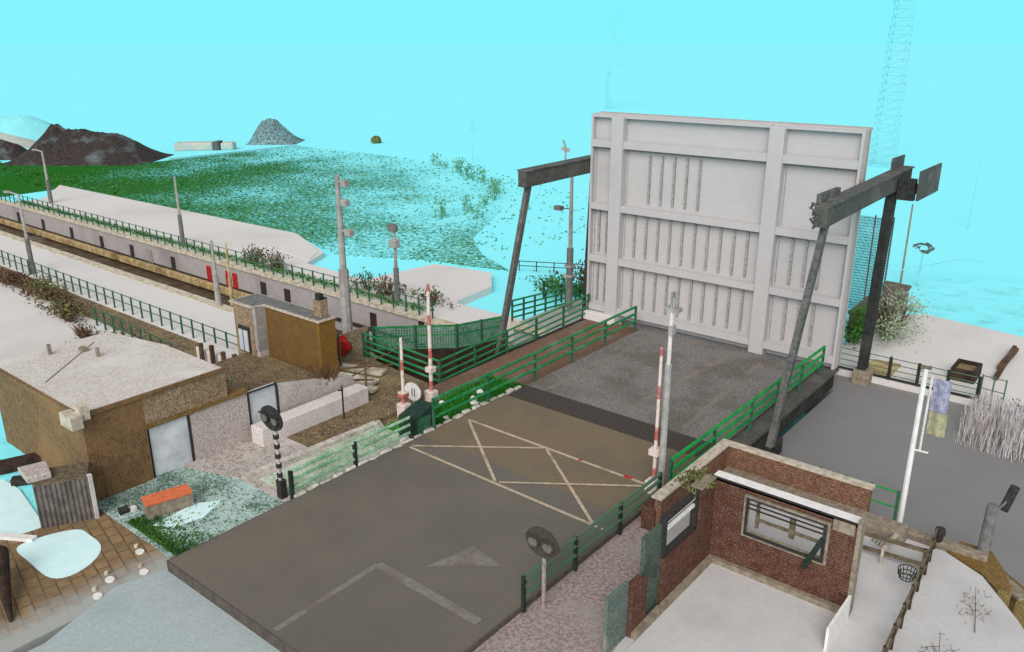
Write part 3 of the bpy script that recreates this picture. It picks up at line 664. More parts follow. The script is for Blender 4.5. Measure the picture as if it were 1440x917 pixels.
# ------------------------------------------------------------------ left house
h = thing('brown_house', (-22.2, 13, -.4), 'low brown house with pale gravel roof at the left', 'house')
RX, RZ = -22.1, 2.4
MB().prism([(-28.3, 8.62), (RX - .05, 8.62), (RX - .05, 13.0), (-25.5, 13.0), (-28.3, 12.4)], RZ - .12, RZ).build('roof', 'roof_felt', h)
MB().box(-28.3, RX, 8.5, 8.62, RZ - .1, RZ + .02).box(RX - .05, RX + .03, 8.5, 13.1, RZ - .1, RZ + .02).build('roof_edge', 'brown', h)
MB().box(-22.45, -21.75, 8.2, 8.5, RZ - .25, RZ + .12).box(-22.15, -21.85, 8.5, 8.75, RZ - .1, RZ + .3).build('gutter_hopper', 'trim', h)
MB().box(-28.3, RX - .05, 8.62, 8.95, -2.3, RZ - .12).build('end_wall', 'brown', h)
MB().box(RX - .35, RX - .02, 8.95, 10.35, -.9, RZ - .12).build('front_wall', 'brown', h)
MB().box(RX - .35, RX - .02, 10.35, 13.05, 1.45, RZ - .12).build('eaves_band', 'brown_pale', h)
MB().box(RX - .32, RX + .0, 10.35, 13.75, 1.30, 1.45).build('moss_ledge', 'brick_ochre', h)
MB().box(RX - .37, RX - .06, 11.75, 13.75, -.9, 1.30).box(RX - .37, RX - .06, 13.75, 14.95, -.9, .1).poly([(RX - .37, 14.95, -.9), (RX - .06, 14.95, -.9), (RX - .06, 18.2, -.9), (RX - .37, 18.2, -.9), (RX - .37, 14.95, 1.15), (RX - .06, 14.95, 1.15), (RX - .06, 18.2, .45), (RX - .37, 18.2, .45)], [(3, 2, 1, 0), (4, 5, 6, 7), (0, 1, 5, 4), (1, 2, 6, 5), (2, 3, 7, 6), (3, 0, 4, 7)]).build('plaster_wall', 'plaster', h)
MB().box(-28.2, RX - .4, 12.1, 12.35, -2.3, RZ - .12).build('rear_wall', 'brown', h)
d = MB().box(RX - .25, RX - .12, 10.4, 11.7, -.33, 1.28).build('glass_door', 'glass', h)
sub('frame', MB().box(RX - .12, RX - .06, 11.66, 11.70, -.33, 1.3).box(RX - .12, RX - .08, 10.4, 10.43, -.33, 1.3).box(RX - .12, RX - .07, 10.43, 11.66, 1.26, 1.3), 'signal', d)
d = MB().box(RX - .25, RX - .12, 13.8, 14.9, .12, 1.25).build('window', 'glass', h)
sub('frame', MB().box(RX - .12, RX - .05, 13.78, 13.82, .1, 1.28).box(RX - .12, RX - .05, 14.86, 14.9, -.3, 1.3).box(RX - .12, RX - .06, 13.82, 14.86, 1.24, 1.28), 'signal', d)
MB().box(-27.6, -27.5, 10.1, 10.2, RZ, RZ + .35).box(-26.2, -26.1, 11, 11.1, RZ, RZ + .3).box(-27.2, -26.9, 10.9, 11.1, RZ, RZ + .12).build('roof_vent', 'stone', h)
MB().tube((-27.6, 11.6, RZ + .012), (-25.2, 9.0, RZ + .012), .012).build('roof_cable', 'pole_dark', h)
tag(MB().box(-21.9, -21.3, 13.6, 18.1, -.4, .3).build('low_wall', 'white', bevel=.03), 'long low white wall beside the left footpath', 'wall')
t = thing('wall_post', (-20.9, 16.6, -.3), 'slim dark post with crossbar in front of the low white wall', 'post')
MB().tube((-20.9, 16.6, -.3), (-20.9, 16.6, .95), .03).build('shaft', 'post_dark', t)
MB().bar((-21.05, 16.55, .75), (-20.85, 16.6, .8), .04, .05).build('crossbar', 'post_dark', t)

# ------------------------------------------------------------------ ochre house
h = thing('ochre_house', (-25.7, 18.9, -.45), 'small ochre rendered house beyond the brown roof, by the canal', 'house')
MB().box(-27.7, -24.45, 18.42, 18.6, -.6, 2.0).build('front_wall', 'ochre', h)
MB().box(-24.45, -24.3, 18.42, 19.2, -.6, 2.0).build('corner_wall', 'ochre_light', h)
MB().box(-27.9, -27.7, 18.0, 19.2, -2.4, 2.0).build('side_wall', 'plaster', h)
MB().box(-29.2, -27.9, 17.95, 19.2, -2.4, 2.0).build('annexe_wall', 'brown_pale', h)
d = MB().box(-28.9, -28.2, 17.88, 17.95, .0, 1.1).build('window', 'signal', h)
sub('pane', MB().box(-28.85, -28.6, 17.85, 17.88, .05, .95).box(-28.52, -28.25, 17.85, 17.88, .05, .95), 'glass', d)
MB().box(-27.88, -27.68, 17.95, 18.42, .2, 2.0).build('downpipe_panel', 'pole', h)
MB().prism([(-29.35, 17.85), (-27.85, 17.85), (-27.7, 18.36), (-24.24, 18.36), (-24.24, 19.25), (-29.35, 19.25)], 2.0, 2.05).build('roof_edge', 'trim', h)
MB().prism([(-29.2, 18.0), (-27.9, 18.0), (-27.8, 18.48), (-24.4, 18.48), (-24.4, 19.15), (-29.2, 19.15)], 2.05, 2.08).build('roof', 'pole_dark', h)
ch = MB().box(-25.0, -24.55, 18.75, 19.1, 2.08, 2.7).build('chimney', 'brown_pale', h)
sub('chimney_pot', MB().box(-24.92, -24.68, 18.82, 19.03, 2.7, 2.95), 'dark', ch)

# ------------------------------------------------------------------ brick control house (roofless) and parapet
p = thing('brick_parapet', (-8.9, 20.8, 0), 'tan brick parapet with white coping in an L behind the roofless room', 'wall')
MB().box(-8.95, -8.75, 16.9, 20.75, -.1, .95).box(-8.95, -4.75, 20.75, 20.95, -.1, .95).build('brickwork', 'brick_tan', p)
MB().box(-8.7, -3.7, 20.3, 20.74, -.1, .3).build('foot_ledge', 'stone', p)
MB().box(-9.0, -8.7, 16.8, 20.72, .95, 1.0).box(-9.0, -4.7, 20.72, 21.0, .95, 1.0).build('coping', 'trim', p)
h = thing('brick_room', (-7.2, 16.65, -.1), 'roofless red brick control room with a wide back window', 'building')
X0, YB, ZT = -7.25, 16.7, 2.18
MB().box(X0, -6.5, YB, YB + .25, -.1, ZT).box(-4.5, -3.95, YB, YB + .25, -.1, ZT).box(-6.5, -4.5, YB, YB + .25, -.1, .95).box(-6.5, -4.5, YB, YB + .25, 2.05, ZT).build('back_wall', 'brick', h)
MB().box(X0 - .25, X0, 15.95, YB + .25, -.1, ZT).box(X0 - .25, X0, 14.35, 15.95, -.1, 1.15).box(X0 - .25, X0, 13.0, 13.6, -.1, 1.1).build('side_wall', 'brick', h)
MB().box(X0 - .1, -3.93, YB + .06, YB + .34, ZT, ZT + .03).build('wall_plate', 'white_clean', h)
MB().box(X0 - .3, -3.93, YB, YB + .06, ZT - .05, ZT + .02).build('wall_plate', 'signal', h)
MB().box(X0 - .28, X0 + .02, 15.95, YB - .02, ZT, ZT + .04).build('wall_plate', 'stone', h)
MB().box(-3.95, -3.86, YB - .02, YB + .25, -.1, 2.3).build('wall_end', 'stone', h)
w = MB().box(-6.5, -6.44, YB - .04, YB + .2, .93, 2.02).box(-4.56, -4.5, YB - .04, YB + .2, .93, 2.02).box(-6.44, -4.56, YB - .04, YB + .2, 1.97, 2.02).box(-6.44, -4.56, YB - .04, YB + .2, .93, .99).build('window', 'stone', h)
sub('frame', MB().box(-6.44, -6.405, YB - .06, YB + .02, .99, 1.97).box(-4.64, -4.56, YB - .06, YB + .02, .99, 1.97).box(-6.405, -4.64, YB - .06, YB + .02, 1.93, 1.97).box(-6.405, -4.64, YB - .06, YB + .02, .99, 1.03), 'signal', w)
sub('louvre', MB().box(-6.4, -4.66, YB - .03, YB + .02, 1.8, 1.82).box(-6.4, -4.66, YB - .03, YB + .02, 1.68, 1.7), 'signal', w)
sub('blind_slats', MB().box(-6.4, -4.6, YB + .06, YB + .12, 1.88, 1.94).box(-6.4, -4.6, YB + .06, YB + .12, 1.76, 1.81), 'white_clean', w)
sub('mullion', MB().box(-6.22, -6.15, YB + .04, YB + .12, 1.2, 1.95).box(-5.42, -5.3, YB + .04, YB + .12, 1.25, 1.75), 'wood', w)
sub('crossbar', MB().box(-6.15, -4.7, YB + .08, YB + .13, 1.36, 1.43), 'wood', w)
sub('cord', MB().bar((-4.95, YB - .08, .75), (-4.62, YB - .08, 1.6), .12, .12), 'post_dark', w)
MB().box(-4.46, -4.0, YB - .03, YB, 1.9, ZT - .02).build('dark_panel', 'stone', h)
MB().box(X0, -3.9, YB - .14, YB, -.1, .07).box(X0, X0 + .14, 13.0, YB - .14, -.1, .07).build('skirting', 'stone', h)
MB().box(X0 + .14, -3.9, 9, YB - .14, -.1, -.06).build('room_floor', 'floor_slab', h)
MB().box(-3.9, -3.84, 15.2, YB - .1, -.1, .5).build('stub_wall', 'white_clean', h)
w = MB().box(X0 - .2, X0 - .05, 14.45, 15.9, 1.16, 1.22).box(X0 - .2, X0 - .05, 14.35, 14.45, 1.15, 2.15).box(X0 - .2, X0 - .05, 15.85, 15.95, 1.15, 2.15).box(X0 - .2, X0 - .05, 14.45, 15.85, 2.05, 2.15).build('side_window', 'signal', h)
sub('blind_slats', MB().box(X0 - .16, X0 - .1, 14.45, 15.85, 1.95, 2.05).box(X0 - .16, X0 - .1, 14.45, 15.85, 1.75, 1.83), 'white_clean', w)
MB().box(X0 - .22, X0 - .12, 13.62, 14.35, -.1, 2.0).build('door', 'door_green', h)
MB().box(X0 - .2, X0 - .12, 12.2, 13.0, -.1, 1.3).build('glazed_screen', 'screen_grey', h)
tag(MB().box(-9.3, -8.9, 16.85, 17.3, -.1, .6).build('brick_pier', 'brick', bevel=.02), 'small red brick pier at the foot of the tall grey post', 'pier')
tag(MB().box(-8.62, -1.9, 20.95, 21.2, -1.2, .0).build('quay_edge', 'stone', bevel=.03), 'long stone quay edge behind the white floor', 'quay edge')
t = thing('quay_wall', (-2.2, 20, -3), 'brown brick quay wall dropping to the grey water at the lower right', 'wall')
MB().prism([(-2.78, 20.9), (-1.95, 20.45), (-1.45, 19.9), (-1.2, 20.1), (-1.5, 20.9), (-1.9, 21.6), (-2.6, 21.6)], -3.3, -.15).build('brickwork', 'brick_ochre', t)
MB().prism([(-2.35, 21.55), (-1.1, 20.55), (-.8, 20.9), (-2.0, 21.95)], -3.3, -.55).build('footing', 'brick_ochre', t)
MB().prism([(-1.85, 21.0), (-1.05, 20.4), (-.85, 20.7), (-1.6, 21.4)], -.55, -.48).build('top_slab', 'stone', t)

# flagpole with banner
f = thing('flagpole', (-4.1, 21.6, 0), 'white flagpole with faded blue and yellow banner', 'flagpole')
MB().tube((-4.1, 21.6, -.6), (-4.1, 21.6, 4.25), .075, .06).build('pole_shaft', 'white_clean', f)
MB().tube((-4.22, 21.6, 4.25), (-3.98, 21.6, 4.3), .05).build('finial', 'wood', f)
MB().tube((-3.93, 21.62, 2.0), (-3.93, 21.62, 4.1), .03).tube((-4.1, 21.6, 2.0), (-3.72, 21.62, 2.0), .03).build('rope', 'white', f)
def cloth(x0, x1, z0, z1, y, n=10):
    mb = MB(); P = []
    for i in range(n + 1):
        for j in range(n + 1):
            x = x0 + (x1 - x0) * i / n; z = z0 + (z1 - z0) * j / n
            P.append((x + .008 * math.sin(j * 1.3), y + .03 * math.sin(i * .8 + j * .1), z))
    q = [(p[0], p[1] + .012, p[2]) for p in P]
    F = []
    for i in range(n):
        for j in range(n):
            a = i * (n + 1) + j; F.append((a, a + n + 1, a + n + 2, a + 1)); N = (n + 1) ** 2; F.append((N + a, N + a + 1, N + a + n + 2, N + a + n + 1))
    return mb.poly(P + q, F)
fl = thing('banner', (-3.7, 21.64, 2), 'faded banner, blue above yellow, hanging from the white flagpole', 'banner')
cloth(-3.88, -3.48, 3.15, 4.02, 21.66).build('blue_field', 'blue', fl)
cloth(-3.86, -3.44, 2.5, 3.13, 21.66).build('yellow_field', 'yellow', fl)

# signal post on the lower right
t = thing('mooring_post', (-2.0, 21.6, -.5), 'thick grey post standing on the brown quay wall at lower right', 'post')
MB().tube((-2.05, 21.3, -.6), (-2.05, 21.3, 1.25), .15, .13, 12).build('shaft', 'pole_dark', t)
MB().box(-2.3, -1.8, 21.1, 21.5, -.6, -.4).build('base_plate', 'wood', t)
t = thing('water_signal', (-1.85, 22.2, .1), 'black oblong signal box fixed beside the thick grey post over water', 'signal')
MB().bar((-1.88, 21.95, .85), (-1.75, 22.3, 1.45), .2, .16).build('signal_body', 'signal', t, .03)
MB().tube((-2.02, 21.45, .95), (-1.83, 22.1, 1.1), .03).build('bracket', 'pole_dark', t)
t = thing('bollard', (-3.0, 20.95, 0), 'black round-topped bollard on the stone quay edge at lower right', 'bollard')
MB().tube((-3.02, 21.0, -.02), (-3.02, 21.0, .16), .08, .1, 14).build('stem', 'signal', t)
MB().tube((-3.02, 21.0, .16), (-3.02, 21.0, .36), .13, .12, 14).build('cap', 'signal', t, .03)
t = thing('plank_stand', (-3.9, 20.4, -.1), 'small slatted frame leaning by the quay edge, below the flagpole', 'frame')
mb = MB()
for k in range(5): mb.bar((-4.35 + .09 * k, 20.0 - .05 * k, -.05), (-4.25 + .09 * k, 20.5, .22), .025, .025)
mb.build('slat', 'pole_dark', t); MB().bar((-3.9, 19.2, .3), (-3.85, 20.9, .12), .1, .05).bar((-3.9, 19.2, -.1), (-3.9, 19.2, .32), .06, .06).build('beam', 'trim', t)
t = thing('wire_basket', (-3.05, 18.2, -.1), 'round wire basket hanging on the ragged timber fence', 'basket')
mb = MB()
for k in range(14):
    a, b2 = 2 * math.pi * k / 14, 2 * math.pi * (k + 1) / 14
    for z, r in ((.62, .2), (.5, .19), (.4, .15)): mb.tube((-3.12 + r * math.cos(a), 18.2 + r * math.sin(a), z), (-3.12 + r * math.cos(b2), 18.2 + r * math.sin(b2), z), .012, n=5)
    mb.tube((-3.12 + .2 * math.cos(a), 18.2 + .2 * math.sin(a), .62), (-3.12 + .15 * math.cos(a), 18.2 + .15 * math.sin(a), .4), .01, n=5)
mb.build('wire_cage', 'signal', t)

# far bank things
t = thing('dark_crate', (-5.3, 35.5, -.75), 'dark open-topped crate on the white far bank right of the flagpole', 'crate')
x0, x1, y0, y1 = -5.75, -4.85, 34.9, 36.2
MB().box(x0, x1, y0, y0 + .1, -.75, -.25).box(x0, x1, y1 - .1, y1, -.75, -.25).box(x0, x0 + .1, y0 + .1, y1 - .1, -.75, -.25).box(x1 - .1, x1, y0 + .1, y1 - .1, -.75, -.25).build('side_board', 'gate', t)
MB().box(x0 + .1, x1 - .1, y0 + .1, y1 - .1, -.74, -.4).build('soil_fill', 'olive' if 'olive' in M else 'earth', t)
tag(MB().bar((-4.28, 35.9, -.66), (-4.32, 40.3, -.62), .16, .18).bar((-4.36, 37.2, -.62), (-4.2, 39.7, -.5), .22, .16).build('driftwood_log', 'leaf_brown'), 'long dark log lying on the white far bank', 'log')
t = thing('brown_shed', (-12, 48, -2.2), 'flat brown shed on the far shore right of the leaf', 'shed')
MB().prism([(-10.95, 38.6), (-9.55, 39.4), (-9.95, 45.0), (-11.1, 45.2)], -2.4, .0).build('wall', 'brownbox', t)
MB().prism([(-11.0, 38.5), (-9.5, 39.3), (-9.9, 45.1), (-11.2, 45.3)], .0, .1).build('roof', 'brownbox', t)
tag(MB().prism([(-8.9, 33.4), (-7.6, 33.45), (-7.65, 35.2), (-8.7, 35.1)], -.75, -.66).build('pallet_board', 'fender'), 'flat brownish board lying by the dark railing on the far bank', 'board')
t = thing('mesh_screen', (-11, 40, -2), 'tall teal mesh screen between the leaf edge and the right lifting post', 'screen')
mb = MB()
for k in range(30): mb.tube((-12.3 + .06 * k, 42, -.8), (-12.3 + .06 * k, 42, 4.0), .02, n=4)
for k in range(34): mb.tube((-12.3, 42, -.7 + .14 * k), (-10.5, 42, -.7 + .14 * k), .02, n=4)
mb.build('mesh_panel', 'teal_glass', t)
MB().tube((-11.3, 41.95, -.8), (-11.3, 41.95, 4.1), .04).build('frame_post', 'steel_grey', t)
MB().tube((-10.45, 41.95, -.8), (-10.45, 41.95, 4.1), .04).build('frame_post', 'steel_grey', t)

# ------------------------------------------------------------------ left forecourt objects
t = thing('corrugated_container', (-22, 7.6, -.38), 'grey corrugated container at the far left by the brown house', 'container')
a, b2 = Vector((-21.95, 7.05, 0)), Vector((-21.35, 8.2, 0))
d = (b2 - a).normalized(); nrm = Vector((-d.y, d.x, 0))
mb = MB(); P = []
n = 44
for i in range(n + 1):
    q = a + d * ((b2 - a).length * i / n) + nrm * (.0 if (i // 2) % 2 else -.035); P.append(q)
pts = [(q.x, q.y) for q in P] + [((b2 + nrm * .5).x, (b2 + nrm * .5).y), ((a + nrm * .5).x, (a + nrm * .5).y)]
MB().prism(pts, -.38, .92).build('corrugated_body', 'corr', t)
MB().bar(b2 + d * .05 + Vector((0, 0, -.38)), b2 + d * .05 + Vector((0, 0, 1.0)), .1, .1).build('corner_post', 'white', t)
q = [(a - nrm * .02), (b2 - nrm * .02), (b2 + nrm * .9), (a + nrm * .9)]
MB().prism([(v.x, v.y) for v in q], .92, .97).build('lid', 'wood', t)
tag(MB().prism([(-22.1, 7.0), (-21.95, 7.55), (-22.75, 7.75), (-22.95, 7.1)], .975, 1.15).build('cardboard_box', 'plaster', bevel=.02), 'pale flat box lying on top of the corrugated container', 'box')
tag(MB().bar((-26.2, 7.6, -.2), (-25.6, 9.4, -.2), .42, .3).build('dark_beam', 'gate'), 'dark brown beam lying on the cyan ground at the left edge', 'beam')
tag(MB().bar((-25.1, 7.55, -.25), (-24.4, 8.6, -.25), .3, .2).build('dark_plank', 'dark'), 'short dark plank lying behind the corrugated container', 'plank')
tag(MB().bar((-23.2, 5.7, -.3), (-21.5, 6.7, -.3), .2, .1).build('white_plank', 'white_clean'), 'white plank lying beside the pale scan hole at the left edge', 'plank')
t = thing('planter_box', (-20.3, 9.5, -.33), 'orange topped planter box on the thin grass', 'planter')
c0, c1 = Vector((-20.3, 9.1, 0)), Vector((-20.0, 10.3, 0))
MB().bar(c0 + Vector((0, 0, -.12)), c1 + Vector((0, 0, -.12)), .42, .42).build('body', 'stone', t)
MB().bar(c0 + Vector((0, 0, .14)), c1 + Vector((0, 0, .14)), .5, .1).build('seat_plank', 'orange', t, .015)
t = thing('floodlight', (-20.9, 8.75, -.33), 'small black floodlight on the ground beside the orange planter', 'lamp')
MB().tube((-21.0, 8.7, -.25), (-20.95, 8.95, -.22), .12, .1, 12).build('housing', 'signal', t); MB().box(-20.95, -20.8, 8.98, 9.12, -.34, -.2).build('mount', 'white_clean', t)
src = thing('bollard_light', (-19.0, 8.2, -.34), 'low beige bollard on a white disc, farthest of four along the pavers', 'ground light', 'low bollards on the pavers')
MB().disc((-18.86, 8.16, 0), .13, .1, -.345, -.31, 18, 'z').build('disc', 'white_clean', src)
MB().tube((-19.15, 8.22, -.34), (-19.15, 8.22, -.27), .055, .05, 12).build('stub', 'coping', src)
for loc, lab in (((-18.1, 7.83, -.34), 'low beige bollard on a white disc, second farthest of four along the pavers'),
                 ((-18.45, 7.15, -.34), 'low beige bollard on a white disc, second nearest of four along the pavers'),
                 ((-18.05, 6.66, -.34), 'low beige bollard on a white disc, nearest of four along the pavers')):
    dup(src, loc, lab)
t = thing('leaning_post', (-18.5, 4.95, -.3), 'dark tapered post leaning in at the left edge of the photo', 'post')
MB().tube((-18.5, 4.95, -.3), (-20.6, 5.55, .25), .04, .26, 14).build('shaft', 'gate', t)

# ------------------------------------------------------------------ debris by the canal between house and footpath
t = thing('tarpaulin', (-26.9, 21.6, -.45), 'red tarpaulin bundle right of the ochre house', 'tarpaulin')
mb = MB()
def blob(c, r, n=10, m=7, j=.18):
    mb = MB(); P = []; F = []
    for i in range(m + 1):
        th = math.pi * i / m
        for k in range(n):
            ph = 2 * math.pi * k / n; q = 1 + random.uniform(-j, j)
            P.append((c[0] + r[0] * q * math.sin(th) * math.cos(ph), c[1] + r[1] * q * math.sin(th) * math.sin(ph), c[2] + r[2] * q * math.cos(th)))
    for i in range(m):
        for k in range(n): F.append((i * n + k, i * n + (k + 1) % n, (i + 1) * n + (k + 1) % n, (i + 1) * n + k))
    return mb.poly(P, F)
blob((-26.2, 21.0, -.1), (.4, .35, .42)).build('bundle', 'red', t)
t = thing('barrel', (-26.7, 20.9, -.45), 'brown barrel lying behind the ochre house corner', 'barrel')
MB().tube((-27.0, 21.0, .12), (-26.5, 20.5, .12), .36, .36, 14).build('shell', 'earth', t, .03); MB().tube((-26.52, 20.52, .12), (-26.49, 20.49, .12), .28, .28, 14).build('end', 'coping', t)
for i, (x, y, w, l, a, mt, lab) in enumerate(((-24.2, 20.1, .5, 2.4, .3, 'coping', 'pale upper plank step between ochre house and green rail'), (-23.6, 19.3, .5, 2.2, .2, 'coping', 'pale middle plank step between ochre house and green rail'), (-22.9, 18.7, .45, 2.0, .3, 'trim', 'pale lowest plank step just beyond the low white wall'))):
    dx, dy = math.cos(a) * l / 2, math.sin(a) * l / 2
    tag(MB().bar((x - dx, y - dy, -.38 + .02 * i), (x + dx, y + dy, -.34 + .02 * i), w, .14).build('plank_step', mt, bevel=.02), lab, 'plank', 'plank steps in the earth')
for i, (p, q, lab) in enumerate((((-25.2, 18.9, -.3), (-22.3, 20.3, .25), 'dark branch leaning between the plank steps and the ochre house'), ((-24.6, 18.2, -.35), (-22.0, 19.0, .1), 'dark branch lying low beyond the low white wall'))):
    tag(MB().tube(p, q, .07, .03, 6).tube(Vector(p).lerp(Vector(q), .5), Vector(q) + Vector((-.5, .4, .3)), .04, .015, 5).build('fallen_branch', 'leaf_brown'), lab, 'branch')
for x, y, h_, lab in ((-24.9, 19.8, 1.5, 'slim dark stake standing left of the green four-bar railing'), (-22.0, 18.6, 1.2, 'slim grey stake beyond the end of the low white wall')):
    tag(MB().tube((x, y, -.45), (x, y, -.45 + h_), .05, .045).build('stake', 'wood'), lab, 'stake')
t = thing('dead_shrub', (-22.6, 17.3, .3), 'brown dead shrub leaning over the left end of the low white wall', 'shrub')
mb = MB()
for i in range(60):
    a = random.uniform(0, 6.28); r = random.random() ** .7
    mb.bar((-22.3, 17.1, .2), (-22.3 + r * .5 * math.cos(a) - .2, 17.1 + r * .7 * math.sin(a), .5 + .7 * random.random()), .03, .03)
mb.build('twig', 'leaf_brown', t)

# ------------------------------------------------------------------ vegetation
def leaves(mb, c, r, n, s, squash=1.0, clump=7):
    cl = [(random.gauss(0, .45), random.gauss(0, .45), random.gauss(0, .4)) for _ in range(clump)]
    for i in range(n):
        k = random.choice(cl)
        p = Vector((c[0] + r[0] * (k[0] + random.gauss(0, .28)), c[1] + r[1] * (k[1] + random.gauss(0, .28)), max(c[2] - r[2], c[2] + r[2] * (k[2] + random.gauss(0, .28)))))
        u = Vector((random.gauss(0, 1), random.gauss(0, 1), random.gauss(0, 1))).normalized(); w = u.orthogonal().normalized()
        q = s * random.uniform(.5, 1.3)
        mb.poly([p - u * q, p + w * q * .4, p + u * q, p - w * q * .4], [(0, 1, 2, 3)])
def shrub(name, c, r, n, s, mat, label, cat='shrub', group=None, stems=10, stem_mat='leaf_brown', mat2=None):
    zb = c[2] - r[2]
    t = thing(name, (c[0], c[1], zb), label, cat, group)
    mb = MB()
    for i in range(stems):
        a = random.uniform(0, 6.28)
        mb.tube((c[0] + .15 * r[0] * math.cos(a), c[1] + .15 * r[1] * math.sin(a), zb), (c[0] + r[0] * .8 * math.cos(a) * random.random(), c[1] + r[1] * .8 * math.sin(a) * random.random(), c[2] + r[2] * random.uniform(0, .9)), .03 * max(1, r[2]), .012, 5)
    mb.build('stem', stem_mat, t)
    mb = MB(); leaves(mb, c, r, n if not mat2 else n // 2, s); mb.build('foliage', mat, t)
    if mat2: mb = MB(); leaves(mb, c, r, n // 2, s); mb.build('foliage', mat2, t)
    return t
# along the near rail, left edge
gnr = 'brown shrubs along the near lock rail'
for x, y, rx, lab in ((-62, 19.2, 3.2, 'brown shrub at the very left edge below the near lock rail'), (-56, 18.9, 2.6, 'brown twiggy shrub left of the near lamp pole'), (-50.5, 19.0, 2.0, 'brown shrub just right of the near lamp pole'), (-46.5, 18.4, 1.8, 'brown shrub beside the short dark green railing')):
    shrub('brown_shrub', (x, y, -1.7), (rx, .8, .55), 620, .13, 'leaf_brown', lab, group=gnr, stems=26, mat2='leaf_olive' if x > -51 else None)
for x, y, rx, lab, m1_, m2_ in ((-36.5, 16.6, 1.6, 'brown scrub behind the pale gravel roof, leftmost of its row', 'leaf_brown', None), (-33.4, 16.4, 1.4, 'brown and olive scrub behind the pale gravel roof, middle of its row', 'leaf_brown', 'leaf_olive'), (-27.3, 14.6, 1.5, 'green mossy scrub left of the ochre house', 'leaf_green', 'leaf_olive')):
    shrub('scrub', (x, y, -1.2 if x < -31 else .35), (rx, .9, .8 if x < -31 else .5), 520, .1, m1_, lab, group='scrub behind the gravel roof', stems=44, mat2=m2_)
tag(MB().prism([(-34.5, 19.0), (-29.5, 19.0), (-29.5, 19.9), (-34.5, 19.9)], -2.4, -1.5).build('rubble_wall', 'white', bevel=.05), 'pale rubble wall beneath the near lock rail left of the ochre house', 'wall')
for k in range(5):
    x = -33.6 + .9 * k
    tag(MB().box(x - .08, x + .08, 18.7, 18.86, -2.4, -1.05 + .1 * (k % 2)).build('timber_stake', 'leaf_brown'), 'dark timber stake in front of the pale rubble wall', 'stake', 'dark timber stakes by the rubble wall')
for x, y, lab in ((-41.9, 17.2, 'wispy brown scrub on the white yard, nearest the green yard railing end'), (-39.2, 15.8, 'wispy brown scrub on the white yard just behind the gravel roof'), (-45.5, 18.0, 'wispy brown scrub on the white yard left of the green yard railing')):
    shrub('dry_scrub', (x, y, -1.9), (1.6, .6, .4), 200, .09, 'leaf_brown', lab, group='wispy scrub on the white yard', stems=50)
# far quay shrubs
for x, y, r_, lab, m2_ in ((-47.6, 31.2, 1.5, 'brown shrub on the far quay behind the two thin poles', 'leaf_green'), (-45.2, 31.3, 1.3, 'olive shrub on the far quay right of the two thin poles', 'leaf_olive'), (-36.8, 31.6, 1.2, 'brown shrub behind the far rail right of the tallest pole', 'leaf_green'), (-35.0, 31.7, .9, 'leafless brown shrub left of the dark based pole', None), (-31.6, 31.8, 1.0, 'low green shrub at the end of the far rail', 'leaf_green')):
    shrub('quay_shrub', (x, y, -1.5), (r_, .7, .6), 330, .1, 'leaf_brown', lab, group='shrubs on the far quay', stems=22, mat2=m2_)
mb = MB()
for i in range(1800):
    x = random.uniform(-84, -31); leaves(mb, (x, 30.6 + random.random() * .5, -1.95), (.5, .2, .15), 1, .14, clump=1)
tag(mb.build('quay_grass', 'leaf_green'), kind='stuff')
# bank right of left frame
shrub('brown_bush', (-23.4, 37.6, -.6), (1.5, 1.5, 1.1), 1500, .13, 'leaf_brown', 'large brown bush behind the left lifting rod by the grey camera pole', 'bush', stems=24, mat2='leaf_olive')
shrub('green_bush', (-26.6, 38.2, -1.2), (2.2, 1.2, .7), 1400, .12, 'leaf_green', 'low bright green bush behind the left lifting rod', 'bush', stems=12)
shrub('pale_bush', (-9.1, 38.6, .1), (1.2, 2.9, 1.0), 1500, .08, 'leaf_pale', 'pale speckled bush on the far bank right of the lifting post', 'bush', stems=60)
shrub('dark_bush', (-10.2, 37.0, .0), (.6, 1.6, .95), 900, .1, 'leaf_green', 'dark green bush between the leaf and the right lifting post', 'bush', stems=10)
for x, y, z, lab in ((-8.2, 15.9, .9, 'small green plant growing over the brick room side window'),):
    shrub('climbing_plant', (-7.6, 16.3, 2.2), (.4, .5, .25), 260, .06, 'leaf_olive', lab, 'plant', stems=6)
# bright grass and white flowers by the cabinet
mb = MB()
for i in range(3800):
    x = random.uniform(-19.3, -17.65); y = random.uniform(17.7, 22.6)
    h_ = random.uniform(.06, .22); a = random.uniform(0, 3.14)
    mb.poly([(x - .03 * math.cos(a), y - .03 * math.sin(a), -.22), (x + .03 * math.cos(a), y + .03 * math.sin(a), -.22), (x + random.uniform(-.06, .06), y + random.uniform(-.06, .06), -.22 + h_)], [(0, 1, 2)])
tag(mb.build('grass', 'leaf_bright'), kind='stuff')
gf = 'white stones in the green verge'
for x, y, s in ((-18.6, 18.5, .13), (-18.2, 18.2, .11), (-17.95, 18.6, .1), (-18.9, 19.4, .12), (-18.3, 20.4, .14), (-18.0, 20.1, .16), (-18.5, 21.0, .13)):
    tag(blob((x, y, -.12), (s, s, s * .8), 8, 5, .25).build('white_stone', 'white_clean'), 'white stone lying in the bright green verge beside the left bridge railing', 'stone', gf)
